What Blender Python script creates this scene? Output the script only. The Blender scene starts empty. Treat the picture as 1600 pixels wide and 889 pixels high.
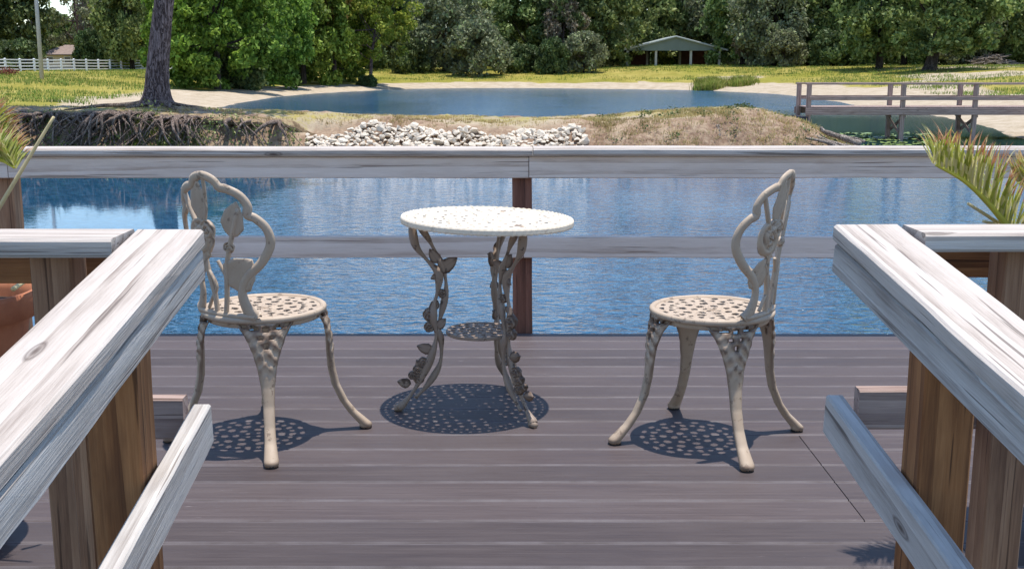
import bpy, bmesh, math, random
import numpy as np
from mathutils import Vector, Matrix, noise
random.seed(7); rng = np.random.default_rng(7)
PI = math.pi; C = bpy.context.scene.collection; S = bpy.context.scene

# ------------------------------------------------------------------ camera, sky, sun, exposure
F = 1750.0; CAMH = 1.22; PITCH = math.atan((444.5-101)/F)
cam_d = bpy.data.cameras.new('camera'); cam = bpy.data.objects.new('camera', cam_d); C.objects.link(cam)
cam.location = (0, 0, CAMH); cam.rotation_euler = (PI/2-PITCH, 0, 0)
cam_d.sensor_width = 36; cam_d.lens = 36*F/1600; cam_d.clip_start = .05; cam_d.clip_end = 5000
S.camera = cam
S.render.resolution_x = 1024; S.render.resolution_y = 568
W = bpy.data.worlds.new('World'); S.world = W; W.use_nodes = True
wn = W.node_tree.nodes; wl = W.node_tree.links
SUN = Vector((.125, .012, 1)).normalized()
sky = wn.new('ShaderNodeTexSky'); sky.sky_type = 'NISHITA'; sky.sun_disc = False
sky.sun_elevation = math.asin(SUN.z); sky.sun_rotation = math.atan2(SUN.x, SUN.y)
sky.air_density = 1.0; sky.dust_density = 0.05; sky.ozone_density = 2.6
wl.new(sky.outputs[0], wn['Background'].inputs[0]); wn['Background'].inputs[1].default_value = .15
sd = bpy.data.lights.new('sun', 'SUN'); sd.energy = 3.5; sd.angle = math.radians(.53); sd.color = (1, .955, .89)
so = bpy.data.objects.new('sun', sd); C.objects.link(so); so.rotation_euler = SUN.to_track_quat('Z', 'Y').to_euler()
so.location = (0, 0, 30)
S.view_settings.view_transform = 'Standard'; S.view_settings.look = 'None'
S.view_settings.exposure = 0.72; S.view_settings.gamma = 1.0

# ------------------------------------------------------------------ pixel -> world (planning only: true positions on known planes)
def ray(px, py):
    u = (px-800)/F; v = (444.5-py)/F; c, s = math.cos(PITCH), math.sin(PITCH)
    return Vector((u, c+v*s, -s+v*c))
def atz(px, py, z=0.):
    d = ray(px, py); t = (z-CAMH)/d.z; return Vector((0, 0, CAMH))+d*t
def aty(px, py, y):
    d = ray(px, py); return Vector((0, 0, CAMH))+d*(y/d.y)

# ------------------------------------------------------------------ object helpers
def tag(o, label=None, cat=None, group=None, kind=None):
    if label: o['label'] = label
    if cat: o['category'] = cat
    if group: o['group'] = group
    if kind: o['kind'] = kind
    return o
def link(name, me, mat=None, parent=None, mw=None):
    o = bpy.data.objects.new(name, me); C.objects.link(o)
    if mat and not me.materials: me.materials.append(mat)
    if parent: o.parent = parent
    if mw is not None: o.matrix_local = mw
    return o
def mesh(name, v, f, mat=None, parent=None, smooth=False, mw=None):
    me = bpy.data.meshes.new(name); me.from_pydata([tuple(p) for p in v], [], f); me.update()
    if smooth: me.polygons.foreach_set('use_smooth', [True]*len(me.polygons))
    return link(name, me, mat, parent, mw)
def empty(name, loc=(0, 0, 0), rz=0., label=None, cat=None, group=None, kind=None):
    o = bpy.data.objects.new(name, None); C.objects.link(o); o.location = loc; o.rotation_euler = (0, 0, rz)
    o.empty_display_size = .1
    return tag(o, label, cat, group, kind)
def copy_tree(o, parent=None):
    c = o.copy(); C.objects.link(c)
    if parent: c.parent = parent
    for ch in [x for x in C.objects if x.parent == o]: copy_tree(ch, c)
    return c

class MB:
    def __init__(s): s.v = []; s.f = []
    def add(s, v, f):
        n = len(s.v); s.v += [tuple(p) for p in v]; s.f += [tuple(i+n for i in q) for q in f]; return s
    def box(s, a, b):
        x0, y0, z0 = a; x1, y1, z1 = b
        return s.add([(x0,y0,z0),(x1,y0,z0),(x1,y1,z0),(x0,y1,z0),(x0,y0,z1),(x1,y0,z1),(x1,y1,z1),(x0,y1,z1)],
                     [(0,3,2,1),(4,5,6,7),(0,1,5,4),(1,2,6,5),(2,3,7,6),(3,0,4,7)])
    def tube(s, pts, rad, seg=8, cap=True, flat=1., nrm=None):
        P = [Vector(p) for p in pts]; n = len(P)
        if not hasattr(rad, '__len__'): rad = [rad]*n
        v = []; up = Vector(nrm) if nrm is not None else None
        for i in range(n):
            t = (P[min(i+1, n-1)]-P[max(i-1, 0)])
            if t.length < 1e-9: t = Vector((0, 0, 1))
            t.normalize()
            if up is None:
                up = t.orthogonal().normalized()
            b = up-t*up.dot(t)
            if b.length < 1e-6: b = t.orthogonal()
            b.normalize(); up2 = b; c = t.cross(b)
            if nrm is None: up = b
            for k in range(seg):
                a = 2*PI*k/seg
                v.append(P[i]+(b*(math.cos(a)*flat)+c*math.sin(a))*rad[i])
        f = [(i*seg+k, i*seg+(k+1) % seg, (i+1)*seg+(k+1) % seg, (i+1)*seg+k) for i in range(n-1) for k in range(seg)]
        if cap: f.append(tuple(range(seg-1, -1, -1))); f.append(tuple((n-1)*seg+k for k in range(seg)))
        return s.add(v, f)
    def slab(s, ni, nj, front, back, mask=None, wrap=False):
        fr = {}; bk = {}; v = []; f = []
        NJ = nj if wrap else nj+1
        def gi(d, fn, i, j):
            if wrap: j %= nj
            if (i, j) not in d: d[(i, j)] = len(v); v.append(fn(i, j))
            return d[(i, j)]
        on = lambda i, j: 0 <= i < ni and (wrap or 0 <= j < nj) and (mask is None or M[i][j % nj])
        M = [[(mask is None or mask(i, j)) for j in range(nj)] for i in range(ni)]
        for i in range(ni):
            for j in range(nj):
                if not on(i, j): continue
                q = [(i, j), (i+1, j), (i+1, j+1), (i, j+1)]
                A = [gi(fr, front, *p) for p in q]; B = [gi(bk, back, *p) for p in q]
                f.append(tuple(A)); f.append(tuple(reversed(B)))
                for (di, dj, a, b) in ((-1, 0, 3, 0), (1, 0, 1, 2), (0, -1, 0, 1), (0, 1, 2, 3)):
                    if not on(i+di, j+dj): f.append((A[b], A[a], B[a], B[b]))
        return s.add(v, f)
    def build(s, name, mat=None, parent=None, smooth=False, mw=None):
        return mesh(name, s.v, s.f, mat, parent, smooth, mw)

def spline(pts, n=24):
    P = [Vector(p) for p in pts]; out = []
    m = len(P)-1
    for k in range(n+1):
        t = k/n*m; i = min(int(t), m-1); u = t-i
        p0 = P[max(i-1, 0)]; p1 = P[i]; p2 = P[i+1]; p3 = P[min(i+2, m)]
        out.append(.5*((2*p1)+(-p0+p2)*u+(2*p0-5*p1+4*p2-p3)*u*u+(-p0+3*p1-3*p2+p3)*u**3))
    return out
def interp(x, xs, ys): return float(np.interp(x, xs, ys))
def sm(a, b, x):
    t = np.clip((x-a)/(b-a), 0, 1); return t*t*(3-2*t)

_bc = [0]
def board(name, p0, p1, w, t, mat, parent=None, up=(0, 0, 1), bev=.004, warp=.0015, nseg=10, origin=None):
    """a sawn board: centre line p0-p1, width w across, thickness t along up; local X runs along the grain"""
    p0 = Vector(p0); p1 = Vector(p1); X = (p1-p0); L = X.length; X.normalize()
    up = Vector(up); Y = up.cross(X).normalized(); Z = X.cross(Y)
    _bc[0] += 1; rs = random.Random(_bc[0])
    bm = bmesh.new()
    h, k = w/2, t/2
    c = min(bev, .45*t)
    prof = [(-h+c, -k), (h-c, -k), (h, -k+c), (h, k-c), (h-c, k), (-h+c, k), (-h, k-c), (-h, -k+c)]
    rows = []
    off = rs.random()*99
    for i in range(nseg+1):
        x = -L/2+L*i/nseg; r = []
        dy = warp*noise.noise((x*2+off, 0, 0))*2; dz = warp*noise.noise((x*2+off, 9, 0))
        for (y, z) in prof:
            e = warp*.7*noise.noise((x*9+off, y*30, z*30))
            r.append(bm.verts.new((x, y+dy+e, z+dz+e)))
        rows.append(r)
    for i in range(nseg):
        for j in range(8):
            bm.faces.new((rows[i][j], rows[i+1][j], rows[i+1][(j+1) % 8], rows[i][(j+1) % 8]))
    bm.faces.new(rows[0]); bm.faces.new(list(reversed(rows[-1])))
    bmesh.ops.recalc_face_normals(bm, faces=bm.faces)
    me = bpy.data.meshes.new(name); bm.to_mesh(me); bm.free()
    m = Matrix((X, Y, Z)).transposed().to_4x4(); m.translation = (p0+p1)/2
    if origin is not None: m.translation -= Vector(origin)
    return link(name, me, mat, parent, m)

# ------------------------------------------------------------------ materials
class NT:
    def __init__(s, name):
        s.m = bpy.data.materials.new(name); s.m.use_nodes = True; s.t = s.m.node_tree
        s.b = s.t.nodes['Principled BSDF']; s.out = s.t.nodes['Material Output']
    def n(s, ty, **kw):
        x = s.t.nodes.new('ShaderNode'+ty)
        for k, v in kw.items():
            if k in x.inputs: x.inputs[k].default_value = v
            else: setattr(x, k, v)
        return x
    def l(s, a, b): s.t.links.new(a, b)
    def co(s, kind='Object', scale=(1, 1, 1), rnd=0.):
        tc = s.n('TexCoord'); mp = s.n('Mapping'); mp.inputs['Scale'].default_value = scale
        s.l(tc.outputs[kind], mp.inputs['Vector'])
        if rnd:
            oi = s.n('ObjectInfo'); mu = s.n('Math', operation='MULTIPLY'); mu.inputs[1].default_value = rnd
            s.l(oi.outputs['Random'], mu.inputs[0]); s.l(mu.outputs[0], mp.inputs['Location'])
        return mp.outputs[0]
    def noise(s, vec, scale, detail=4, rough=.55, dist=0.):
        x = s.n('TexNoise'); x.inputs['Scale'].default_value = scale; x.inputs['Detail'].default_value = detail
        x.inputs['Roughness'].default_value = rough; x.inputs['Distortion'].default_value = dist
        if vec is not None: s.l(vec, x.inputs['Vector'])
        return x.outputs['Fac']
    def ramp(s, fac, stops, interp='LINEAR'):
        r = s.n('ValToRGB'); r.color_ramp.interpolation = interp
        e = r.color_ramp.elements
        while len(e) < len(stops): e.new(.5)
        for i, (p, c) in enumerate(stops):
            e[i].position = p; e[i].color = (*c, 1) if hasattr(c, '__len__') else (c, c, c, 1)
        s.l(fac, r.inputs[0]); return r.outputs[0]
    def mix(s, fac, a, b, mode='MIX'):
        x = s.n('Mix', data_type='RGBA', blend_type=mode)
        for inp, v in ((x.inputs[0], fac), (x.inputs[6], a), (x.inputs[7], b)):
            if hasattr(v, 'is_linked'): s.l(v, inp)
            elif hasattr(v, '__len__'): inp.default_value = (*v, 1)
            else: inp.default_value = v
        return x.outputs[2]
    def math(s, op, a, b=None, c=None):
        x = s.n('Math', operation=op)
        for i, v in enumerate((a, b, c)):
            if v is None: continue
            if hasattr(v, 'is_linked'): s.l(v, x.inputs[i])
            else: x.inputs[i].default_value = v
        return x.outputs[0]
    def bump(s, h, strength=.3, dist=.01, prev=None):
        b = s.n('Bump'); b.inputs['Strength'].default_value = strength; b.inputs['Distance'].default_value = dist
        s.l(h, b.inputs['Height'])
        if prev: s.l(prev, b.inputs['Normal'])
        return b.outputs[0]
    def fin(s, col=None, rough=.7, nrm=None, spec=.3, **kw):
        if col is not None:
            if hasattr(col, 'is_linked'): s.l(col, s.b.inputs['Base Color'])
            else: s.b.inputs['Base Color'].default_value = (*col, 1)
        if hasattr(rough, 'is_linked'): s.l(rough, s.b.inputs['Roughness'])
        else: s.b.inputs['Roughness'].default_value = rough
        s.b.inputs['Specular IOR Level'].default_value = spec
        if nrm: s.l(nrm, s.b.inputs['Normal'])
        for k, v in kw.items(): s.b.inputs[k].default_value = v
        return s.m

def wood(name, light, mid, dark, knot=(.07, .045, .035), streak=.5, rough=.75, bump=.35):
    k = NT(name)
    v0 = k.co('Object', (1, 1, 1), 37.)
    # flowing grain: stretched noise bent by a broad noise, plus cathedral rings
    v = k.co('Object', (.85, 8, 8), 37.)
    warpn = k.noise(k.co('Object', (1.1, 3, 3), 37.), 1.6, 3, .5)
    g1 = k.noise(v, 3.2, 8, .62, .35)
    rings = k.n('TexWave', wave_type='RINGS', rings_direction='X', wave_profile='SAW')
    rings.inputs['Scale'].default_value = 1.15; rings.inputs['Distortion'].default_value = 5.; rings.inputs['Detail'].default_value = 3
    rings.inputs['Detail Scale'].default_value = .9
    k.l(k.co('Object', (.28, 7, 7), 11.), rings.inputs['Vector'])
    fine = k.noise(k.co('Object', (2.5, 90, 90), 37.), 3., 4, .6)
    a = k.math('ADD', k.math('MULTIPLY', g1, .50), k.math('MULTIPLY', rings.outputs['Fac'], .26))
    a = k.math('ADD', a, k.math('MULTIPLY', k.math('SUBTRACT', fine, .5), .42))
    col = k.ramp(a, [(.10, dark), (.33, mid), (.56, light), (.8, [min(1, c*1.12) for c in light])])
    blot = k.noise(k.co('Object', (1.3, 6, 6), 21.), 2.2, 4, .6)
    col = k.mix(k.ramp(blot, [(.5, 0.), (.72, streak)]), col, dark)
    crack = k.noise(k.co('Object', (.6, 34, 34), 5.), 2.4, 3, .5, .2)
    cr = k.ramp(crack, [(.335, 1.), (.365, 0.)])
    col = k.mix(k.math('MULTIPLY', cr, .75), col, [c*.55 for c in dark])
    vo = k.n('TexVoronoi'); vo.inputs['Scale'].default_value = 1.; k.l(k.co('Object', (3.6, 13, 13), 53.), vo.inputs['Vector'])
    kn = k.ramp(vo.outputs['Distance'], [(.05, 1.), (.10, .35), (.13, .75), (.17, 0.)])
    kw_ = k.n('TexWhiteNoise'); k.l(vo.outputs['Position'], kw_.inputs['Vector'])
    kn = k.math('MULTIPLY', kn, k.ramp(kw_.outputs['Value'], [(.80, 0.), (.82, .85)]))
    col = k.mix(kn, col, knot)
    h = k.math('SUBTRACT', k.math('ADD', fine, k.math('MULTIPLY', a, 1.2)), k.math('MULTIPLY', cr, 1.2))
    return k.fin(col, rough, k.bump(h, bump, .004), .25)

M = {}
M['cap'] = wood('weathered_wood', (.58, .52, .465), (.47, .405, .35), (.21, .16, .13), streak=.26)
M['weathered'] = wood('grey_weathered_board', (.56, .52, .475), (.44, .40, .36), (.21, .17, .145), streak=.42)
M['rose_weathered'] = wood('rosy_weathered_board', (.80, .67, .58), (.70, .57, .48), (.42, .30, .23), streak=.28)
M['treated'] = wood('orange_treated_wood', (.40, .18, .07), (.27, .11, .04), (.09, .033, .014), streak=.6)
M['tan'] = wood('tan_post_wood', (.42, .235, .135), (.30, .155, .085), (.13, .06, .034), streak=.5)
M['redbrown'] = wood('red_brown_post_wood', (.27, .12, .08), (.17, .07, .045), (.05, .022, .018), streak=.6)
M['bridge'] = wood('footbridge_wood', (.48, .35, .29), (.34, .24, .20), (.15, .09, .07), streak=.5)

def deck_mat():
    k = NT('composite_decking')
    g = k.noise(k.co('Object', (.7, 26, 26), 61.), 3.5, 7, .65, .25)
    g2 = k.noise(k.co('Object', (3, 100, 100), 61.), 3., 3, .6)
    blot = k.noise(k.co('Object', (1, 2.2, 2.2), 61.), 1.4, 4, .6)
    a = k.math('ADD', k.math('MULTIPLY', g, .7), k.math('MULTIPLY', g2, .3))
    col = k.ramp(a, [(.30, (.046, .031, .030)), (.5, (.066, .048, .046)), (.68, (.094, .073, .070))])
    oi = k.n('ObjectInfo'); hv = k.n('HueSaturation')
    k.l(k.math('ADD', k.math('MULTIPLY', oi.outputs['Random'], .42), .8), hv.inputs['Value']); k.l(col, hv.inputs['Color'])
    col = k.mix(k.ramp(blot, [(.35, 0.), (.75, .35)]), hv.outputs[0], (.115, .093, .09))
    # scuffs
    sc = k.noise(k.co('Object', (5, 30, 30), 17.), 2.2, 5, .7)
    pm = k.noise(k.co('Object', (1.2, 1.2, 1.2), 9.), 1.5, 2)
    col = k.mix(k.math('MULTIPLY', k.ramp(sc, [(.66, 0.), (.76, .7)]), k.ramp(pm, [(.5, 0.), (.62, 1.)])), col, (.38, .34, .33))
    # light caught by the bevelled board edges, painted in as a paler colour
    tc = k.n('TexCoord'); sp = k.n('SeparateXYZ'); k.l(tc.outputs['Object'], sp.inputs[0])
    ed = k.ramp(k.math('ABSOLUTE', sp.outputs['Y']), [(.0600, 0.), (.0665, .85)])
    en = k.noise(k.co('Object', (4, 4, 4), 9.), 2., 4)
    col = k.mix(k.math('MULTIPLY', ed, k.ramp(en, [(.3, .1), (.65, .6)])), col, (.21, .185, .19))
    return k.fin(col, k.ramp(g, [(.3, .5), (.7, .72)]), k.bump(a, .35, .0015), .35)
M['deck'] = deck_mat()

def paint_mat(name, base, grime, chip=.5):
    k = NT(name)
    v = k.co('Object', (1, 1, 1), 13.)
    n1 = k.noise(v, 14, 5, .6); n2 = k.noise(v, 55, 4, .6); n3 = k.noise(v, 30, 3, .7)
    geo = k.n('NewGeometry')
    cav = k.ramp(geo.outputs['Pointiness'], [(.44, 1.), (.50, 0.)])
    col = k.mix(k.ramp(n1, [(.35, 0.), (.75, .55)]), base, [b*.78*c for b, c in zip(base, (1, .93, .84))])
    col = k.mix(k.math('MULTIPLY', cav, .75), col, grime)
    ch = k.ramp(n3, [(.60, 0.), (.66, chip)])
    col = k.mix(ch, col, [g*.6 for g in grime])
    return k.fin(col, k.ramp(n2, [(.3, .42), (.7, .65)]), k.bump(n2, .25, .002), .4)
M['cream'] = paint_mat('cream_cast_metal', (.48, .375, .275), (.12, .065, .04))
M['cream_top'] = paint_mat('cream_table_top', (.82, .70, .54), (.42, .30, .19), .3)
M['shaded_metal'] = paint_mat('worn_shaded_leg_metal', (.30, .225, .17), (.08, .045, .03), .8)  # table metal coloured darker for the shade under the top; chips are wear
M['foot'] = NT('black_rubber').fin((.02, .017, .016), .6)

def bark(name, c1, c2, c3, sc=3.):
    k = NT(name); v = k.co('Object', (1, 1, .17))
    nz = k.noise(k.co('Object', (1, 1, .22)), sc*3.2, 8, .7, .6); n2 = k.noise(v, sc*4.5, 5, .6, 1.2); n3 = k.noise(k.co('Object', (1, 1, .5)), sc*12, 4, .65)
    ridge = k.math('ABSOLUTE', k.math('SUBTRACT', n2, .5))
    e = k.ramp(ridge, [(.012, 0.), (.075, 1.)])
    col = k.mix(e, c1, k.ramp(k.math('ADD', k.math('MULTIPLY', nz, .6), k.math('MULTIPLY', n3, .4)), [(.36, c2), (.62, c3)]))
    return k.fin(col, .9, k.bump(k.math('ADD', e, k.math('ADD', nz, n3)), .7, .025), .1)
M['bark'] = bark('pine_bark', (.045, .03, .028), (.12, .085, .085), (.30, .23, .22))
M['bark_dark'] = bark('oak_bark', (.02, .016, .013), (.05, .04, .033), (.11, .09, .075), 1.6)
M['root'] = bark('root_bark', (.08, .05, .04), (.22, .155, .12), (.45, .35, .28), 6)
M['driftwood'] = bark('driftwood', (.12, .09, .07), (.34, .27, .22), (.55, .47, .40), 6)

def leaf_mat(name, cols, trans=.25, rough=.6):
    k = NT(name); g = k.n('NewGeometry')
    n = len(cols); col = k.ramp(g.outputs['Random Per Island'], [(i/max(1, n-1), c) for i, c in enumerate(cols)])
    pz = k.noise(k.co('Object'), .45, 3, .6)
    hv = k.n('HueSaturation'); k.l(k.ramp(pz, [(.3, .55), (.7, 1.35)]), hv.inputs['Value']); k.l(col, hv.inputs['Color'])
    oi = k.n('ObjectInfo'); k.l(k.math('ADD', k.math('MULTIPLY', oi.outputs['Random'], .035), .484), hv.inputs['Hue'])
    m = k.fin(hv.outputs[0], rough, None, .25)
    tr = k.n('BsdfTranslucent'); k.l(hv.outputs[0], tr.inputs[0])
    ms = k.n('MixShader'); ms.inputs[0].default_value = trans
    k.l(k.b.outputs[0], ms.inputs[1]); k.l(tr.outputs[0], ms.inputs[2]); k.l(ms.outputs[0], k.out.inputs[0])
    return m
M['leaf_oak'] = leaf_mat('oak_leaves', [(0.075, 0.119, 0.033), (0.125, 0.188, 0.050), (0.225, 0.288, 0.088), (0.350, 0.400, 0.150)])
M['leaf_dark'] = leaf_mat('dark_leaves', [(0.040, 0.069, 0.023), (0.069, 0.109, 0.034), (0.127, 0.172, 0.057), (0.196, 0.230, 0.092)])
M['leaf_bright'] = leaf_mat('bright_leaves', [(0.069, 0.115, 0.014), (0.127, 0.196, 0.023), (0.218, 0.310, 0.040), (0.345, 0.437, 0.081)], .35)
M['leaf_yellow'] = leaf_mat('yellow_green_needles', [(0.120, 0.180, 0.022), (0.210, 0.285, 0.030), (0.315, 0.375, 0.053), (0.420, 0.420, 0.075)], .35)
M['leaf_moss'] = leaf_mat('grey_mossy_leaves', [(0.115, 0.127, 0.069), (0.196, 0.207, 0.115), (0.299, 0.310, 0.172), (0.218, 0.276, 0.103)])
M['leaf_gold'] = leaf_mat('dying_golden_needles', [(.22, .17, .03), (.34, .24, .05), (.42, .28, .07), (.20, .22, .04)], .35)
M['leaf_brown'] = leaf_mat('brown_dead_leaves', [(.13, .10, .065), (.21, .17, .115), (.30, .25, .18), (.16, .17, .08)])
M['dry'] = leaf_mat('dry_grass', [(0.300, 0.210, 0.090), (0.450, 0.330, 0.150), (0.540, 0.420, 0.195), (0.255, 0.285, 0.075)], .3, .8)
M['green_grass'] = leaf_mat('green_reeds', [(0.096, 0.156, 0.024), (0.168, 0.240, 0.036), (0.264, 0.300, 0.060), (0.336, 0.288, 0.096)], .3, .8)

def ground_mat():
    k = NT('ground'); at = k.n('VertexColor', layer_name='cover'); sp = k.n('SeparateColor'); k.l(at.outputs[0], sp.inputs[0])
    v = k.co('Object')
    n1 = k.noise(v, .12, 5, .6); n2 = k.noise(v, 1.3, 6, .65); n3 = k.noise(v, 9, 5, .7); n4 = k.noise(k.co('Object', (1, .25, 1)), .35, 5, .65)
    grass = k.ramp(k.math('ADD', k.math('MULTIPLY', n4, .6), k.math('MULTIPLY', n2, .4)), [(.32, (.17, .15, .022)), (.5, (.33, .265, .065)), (.66, (.47, .375, .12))])
    grass = k.mix(k.ramp(n1, [(.42, 0.), (.62, .6)]), grass, (.22, .22, .025))
    grass = k.mix(k.ramp(n3, [(.4, .4), (.6, 0.)]), grass, (.09, .11, .015))
    sand = k.ramp(k.math('ADD', k.math('MULTIPLY', n2, .6), k.math('MULTIPLY', n3, .4)), [(.3, (.26, .20, .13)), (.5, (.42, .34, .24)), (.7, (.53, .45, .35))])
    dirt = k.ramp(k.math('ADD', k.math('MULTIPLY', n2, .5), k.math('MULTIPLY', n3, .5)), [(.3, (.08, .05, .034)), (.46, (.23, .15, .10)), (.58, (.38, .28, .19)), (.72, (.46, .38, .27))])
    # ragged edges between covers
    ed = k.math('MULTIPLY', k.math('SUBTRACT', k.math('ADD', k.math('MULTIPLY', n2, .5), k.math('MULTIPLY', n3, .5)), .5), 1.6)
    gs = k.ramp(k.math('ADD', sp.outputs[0], ed), [(.38, 0.), (.62, 1.)]); ds = k.ramp(k.math('ADD', sp.outputs[2], ed), [(.38, 0.), (.62, 1.)])
    col = k.mix(gs, sand, grass); col = k.mix(ds, col, dirt)
    return k.fin(col, .95, k.bump(k.math('ADD', n2, n3), .6, .06), .1)
M['ground'] = ground_mat()

def water_mat():
    k = NT('pond_water')
    v = k.co('Object', (1, 1, 1))
    w1 = k.noise(k.co('Object', (1., 1.5, 1)), 6.5, 2, .5, .4); w2 = k.noise(k.co('Object', (1, 1.3, 1)), 15, 2, .5, .3); w3 = k.noise(k.co('Object', (1, 1.6, 1)), .6, 3, .5)
    gx = k.n('SeparateXYZ'); k.l(v, gx.inputs[0])
    def mr(inp, a, b, c, d):
        m_ = k.n('MapRange'); m_.interpolation_type = 'SMOOTHSTEP'
        for n_, q_ in zip(('From Min', 'From Max', 'To Min', 'To Max'), (a, b, c, d)): m_.inputs[n_].default_value = q_
        k.l(inp, m_.inputs['Value']); return m_.outputs[0]
    # calm lee under the left bank and in the narrow channel, breeze-rippled elsewhere
    xx = k.math('ADD', gx.outputs['X'], k.math('MULTIPLY', w3, 2.0))
    lee = mr(xx, -3.5, -1.6, .02, 1.)
    far = mr(gx.outputs['Y'], 33., 40., 0., 1.)
    chan = mr(gx.outputs['X'], 8., 9.3, 1., .03); chan = k.math('MAXIMUM', chan, mr(gx.outputs['Y'], 45., 62., 0., 1.)); 
    chan = k.math('MAXIMUM', chan, mr(gx.outputs['Y'], 22., 27., 1., 0.))
    amp = k.math('MULTIPLY', k.math('MAXIMUM', lee, k.math('MULTIPLY', far, mr(gx.outputs['Y'], 58., 80., .25, 1.))), chan)
    patch = k.noise(k.co('Object', (1, .6, 1)), .35, 3, .55)
    amp = k.math('MULTIPLY', amp, mr(patch, .35, .6, .55, 1.1))
    h = k.math('ADD', k.math('MULTIPLY', w1, .9), k.math('MULTIPLY', w2, .38)); h = k.math('ADD', h, k.math('MULTIPLY', w3, .3))
    b = k.n('Bump'); b.inputs['Distance'].default_value = .042; k.l(h, b.inputs['Height']); k.l(amp, b.inputs['Strength'])
    mixw = k.math('ADD', k.math('MULTIPLY', w1, .55), k.math('MULTIPLY', w2, .45))
    col = k.ramp(mixw, [(.36, (.009, .040, .078)), (.50, (.016, .072, .135)), (.62, (.036, .115, .195))])
    tree_refl = k.math('MULTIPLY', mr(gx.outputs['X'], 9., 11., 0., 1.), mr(gx.outputs['Y'], 45., 60., 1., 0.))
    col = k.mix(k.math('MULTIPLY', tree_refl, .85), col, (.010, .035, .030))  # dark green tree reflection in the channel, painted into the body colour
    return k.fin(col, k.math('ADD', k.math('MULTIPLY', far, .10), .03), b.outputs[0], .5, IOR=1.33)
M['water'] = water_mat()
def simple(name, col, rough=.7, var=.15, sc=6., bump=.1, metal=0., bd=.01):
    k = NT(name); n = k.noise(k.co('Object', (1, 1, 1), 7.), sc, 5, .6)
    c = k.ramp(n, [(.3, [x*(1-var) for x in col]), (.7, [min(1, x*(1+var)) for x in col])])
    return k.fin(c, rough, k.bump(n, bump, bd), .35, Metallic=metal)
M['rock'] = simple('pale_limestone', (.64, .55, .44), .9, .36, 7, .5, 0, .03)
M['rock_tan'] = simple('tan_limestone', (.56, .47, .37), .9, .3, 7, .5, 0, .03)
M['white_paint'] = simple('white_fence_paint', (.74, .75, .78), .6, .06)
M['pole'] = simple('grey_pole', (.42, .42, .43), .7, .15)
M['roof_green'] = simple('pale_green_metal_roof', (.36, .39, .36), .45, .08, 1.)
M['gable_green'] = simple('green_gable_metal', (.15, .19, .17), .6, .1, 1.)
M['pav_post'] = simple('pavilion_post_paint', (.42, .42, .38), .7, .1)
M['brick_dark'] = simple('dark_red_shed_wall', (.085, .035, .032), .9, .3, 3)
M['house_wall'] = simple('beige_house_wall', (.50, .44, .38), .8, .1, 1.)
M['house_roof'] = simple('brown_shingle_roof', (.24, .18, .15), .9, .2, 3.)
M['glass_dark'] = simple('dark_window_glass', (.04, .05, .06), .1, .05)
M['joist'] = simple('dark_joist', (.03, .03, .045), .8, .2)
M['lily'] = simple('lily_pad', (.20, .27, .07), .4, .3, 4)
M['soil'] = simple('potting_soil', (.06, .04, .03), .95, .4, 30, .6)
def terra():
    k = NT('terracotta'); v = k.co('Object')
    n = k.noise(v, 7, 5, .6); n2 = k.noise(k.co('Object', (1, 1, .3)), 16, 4, .6)
    c = k.ramp(n, [(.3, (.30, .10, .05)), (.6, (.44, .17, .085)), (.8, (.52, .27, .17))])
    c = k.mix(k.ramp(n2, [(.55, 0.), (.75, .45)]), c, (.16, .06, .04))
    return k.fin(c, .85, k.bump(n2, .3, .004), .2)
M['terracotta'] = terra()
M['palm'] = leaf_mat('palm_leaflets', [(.26, .30, .04), (.44, .46, .08), (.60, .56, .20), (.70, .62, .34)], .4, .5)
M['palm_tip'] = leaf_mat('browned_palm_tips', [(.42, .19, .07), (.54, .28, .12), (.44, .26, .14), (.56, .38, .2)], .3, .7)
M['rachis'] = simple('yellow_green_stalk', (.46, .42, .05), .45, .2, 12)
M['straw'] = simple('dry_straw_stalk', (.62, .50, .26), .6, .2, 12)

# ------------------------------------------------------------------ terrain and ponds
WZ = -1.0
POND = [(-30, -14), (-27, 8), (-21, 21), (-14.5, 25.4), (-11, 26), (-8, 25.7), (-5, 26.3), (-2, 26.0), (1, 26.2), (4, 25.9), (6.5, 26.4), (8.6, 27.6), (9.5, 30), (9.3, 32.5),
        (7.8, 34.6), (4, 36), (0, 37), (-5, 39.5), (-9.2, 44), (-12, 50), (-15.2, 57.5), (-15.8, 66), (-16.3, 78), (-15.6, 86), (-14.2, 92), (-12.4, 97), (-9.5, 105), (-4, 108.5), (3, 108), (11.6, 103), (16.5, 99),
        (20.3, 86), (19.6, 68), (18.3, 58), (18.8, 51), (17.4, 42), (15.3, 33.5), (14.6, 28), (16.5, 18), (21, 4), (25, -14)]
PO = np.array(POND, float)
def sdist(x, y):
    """signed distance to the shore, negative in the water"""
    d = np.full(x.shape, 1e9); ins = np.zeros(x.shape, bool)
    for i in range(len(PO)):
        a = PO[i]; b = PO[(i+1) % len(PO)]; e = b-a
        t = np.clip(((x-a[0])*e[0]+(y-a[1])*e[1])/(e@e), 0, 1)
        d = np.minimum(d, np.hypot(x-a[0]-t*e[0], y-a[1]-t*e[1]))
        c = ((a[1] > y) != (b[1] > y)) & (x < (b[0]-a[0])*(y-a[1])/(b[1]-a[1]+1e-12)+a[0]); ins ^= c
    return np.where(ins, -d, d)
def wob(x, y, s, seed=0.):
    return (np.sin(x*s*1.3+seed+1.7*np.sin(y*s*.9+seed))+np.sin(y*s*1.7+seed*2+1.3*np.sin(x*s*1.1))+.5*np.sin((x+y)*s*3.1+seed))/2.5
def fbm(x, y, s, o=3):
    f = np.vectorize(lambda a, b: noise.fractal((a*s, b*s, 3.3), .9, 2.1, o)); return f(x, y)
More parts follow.
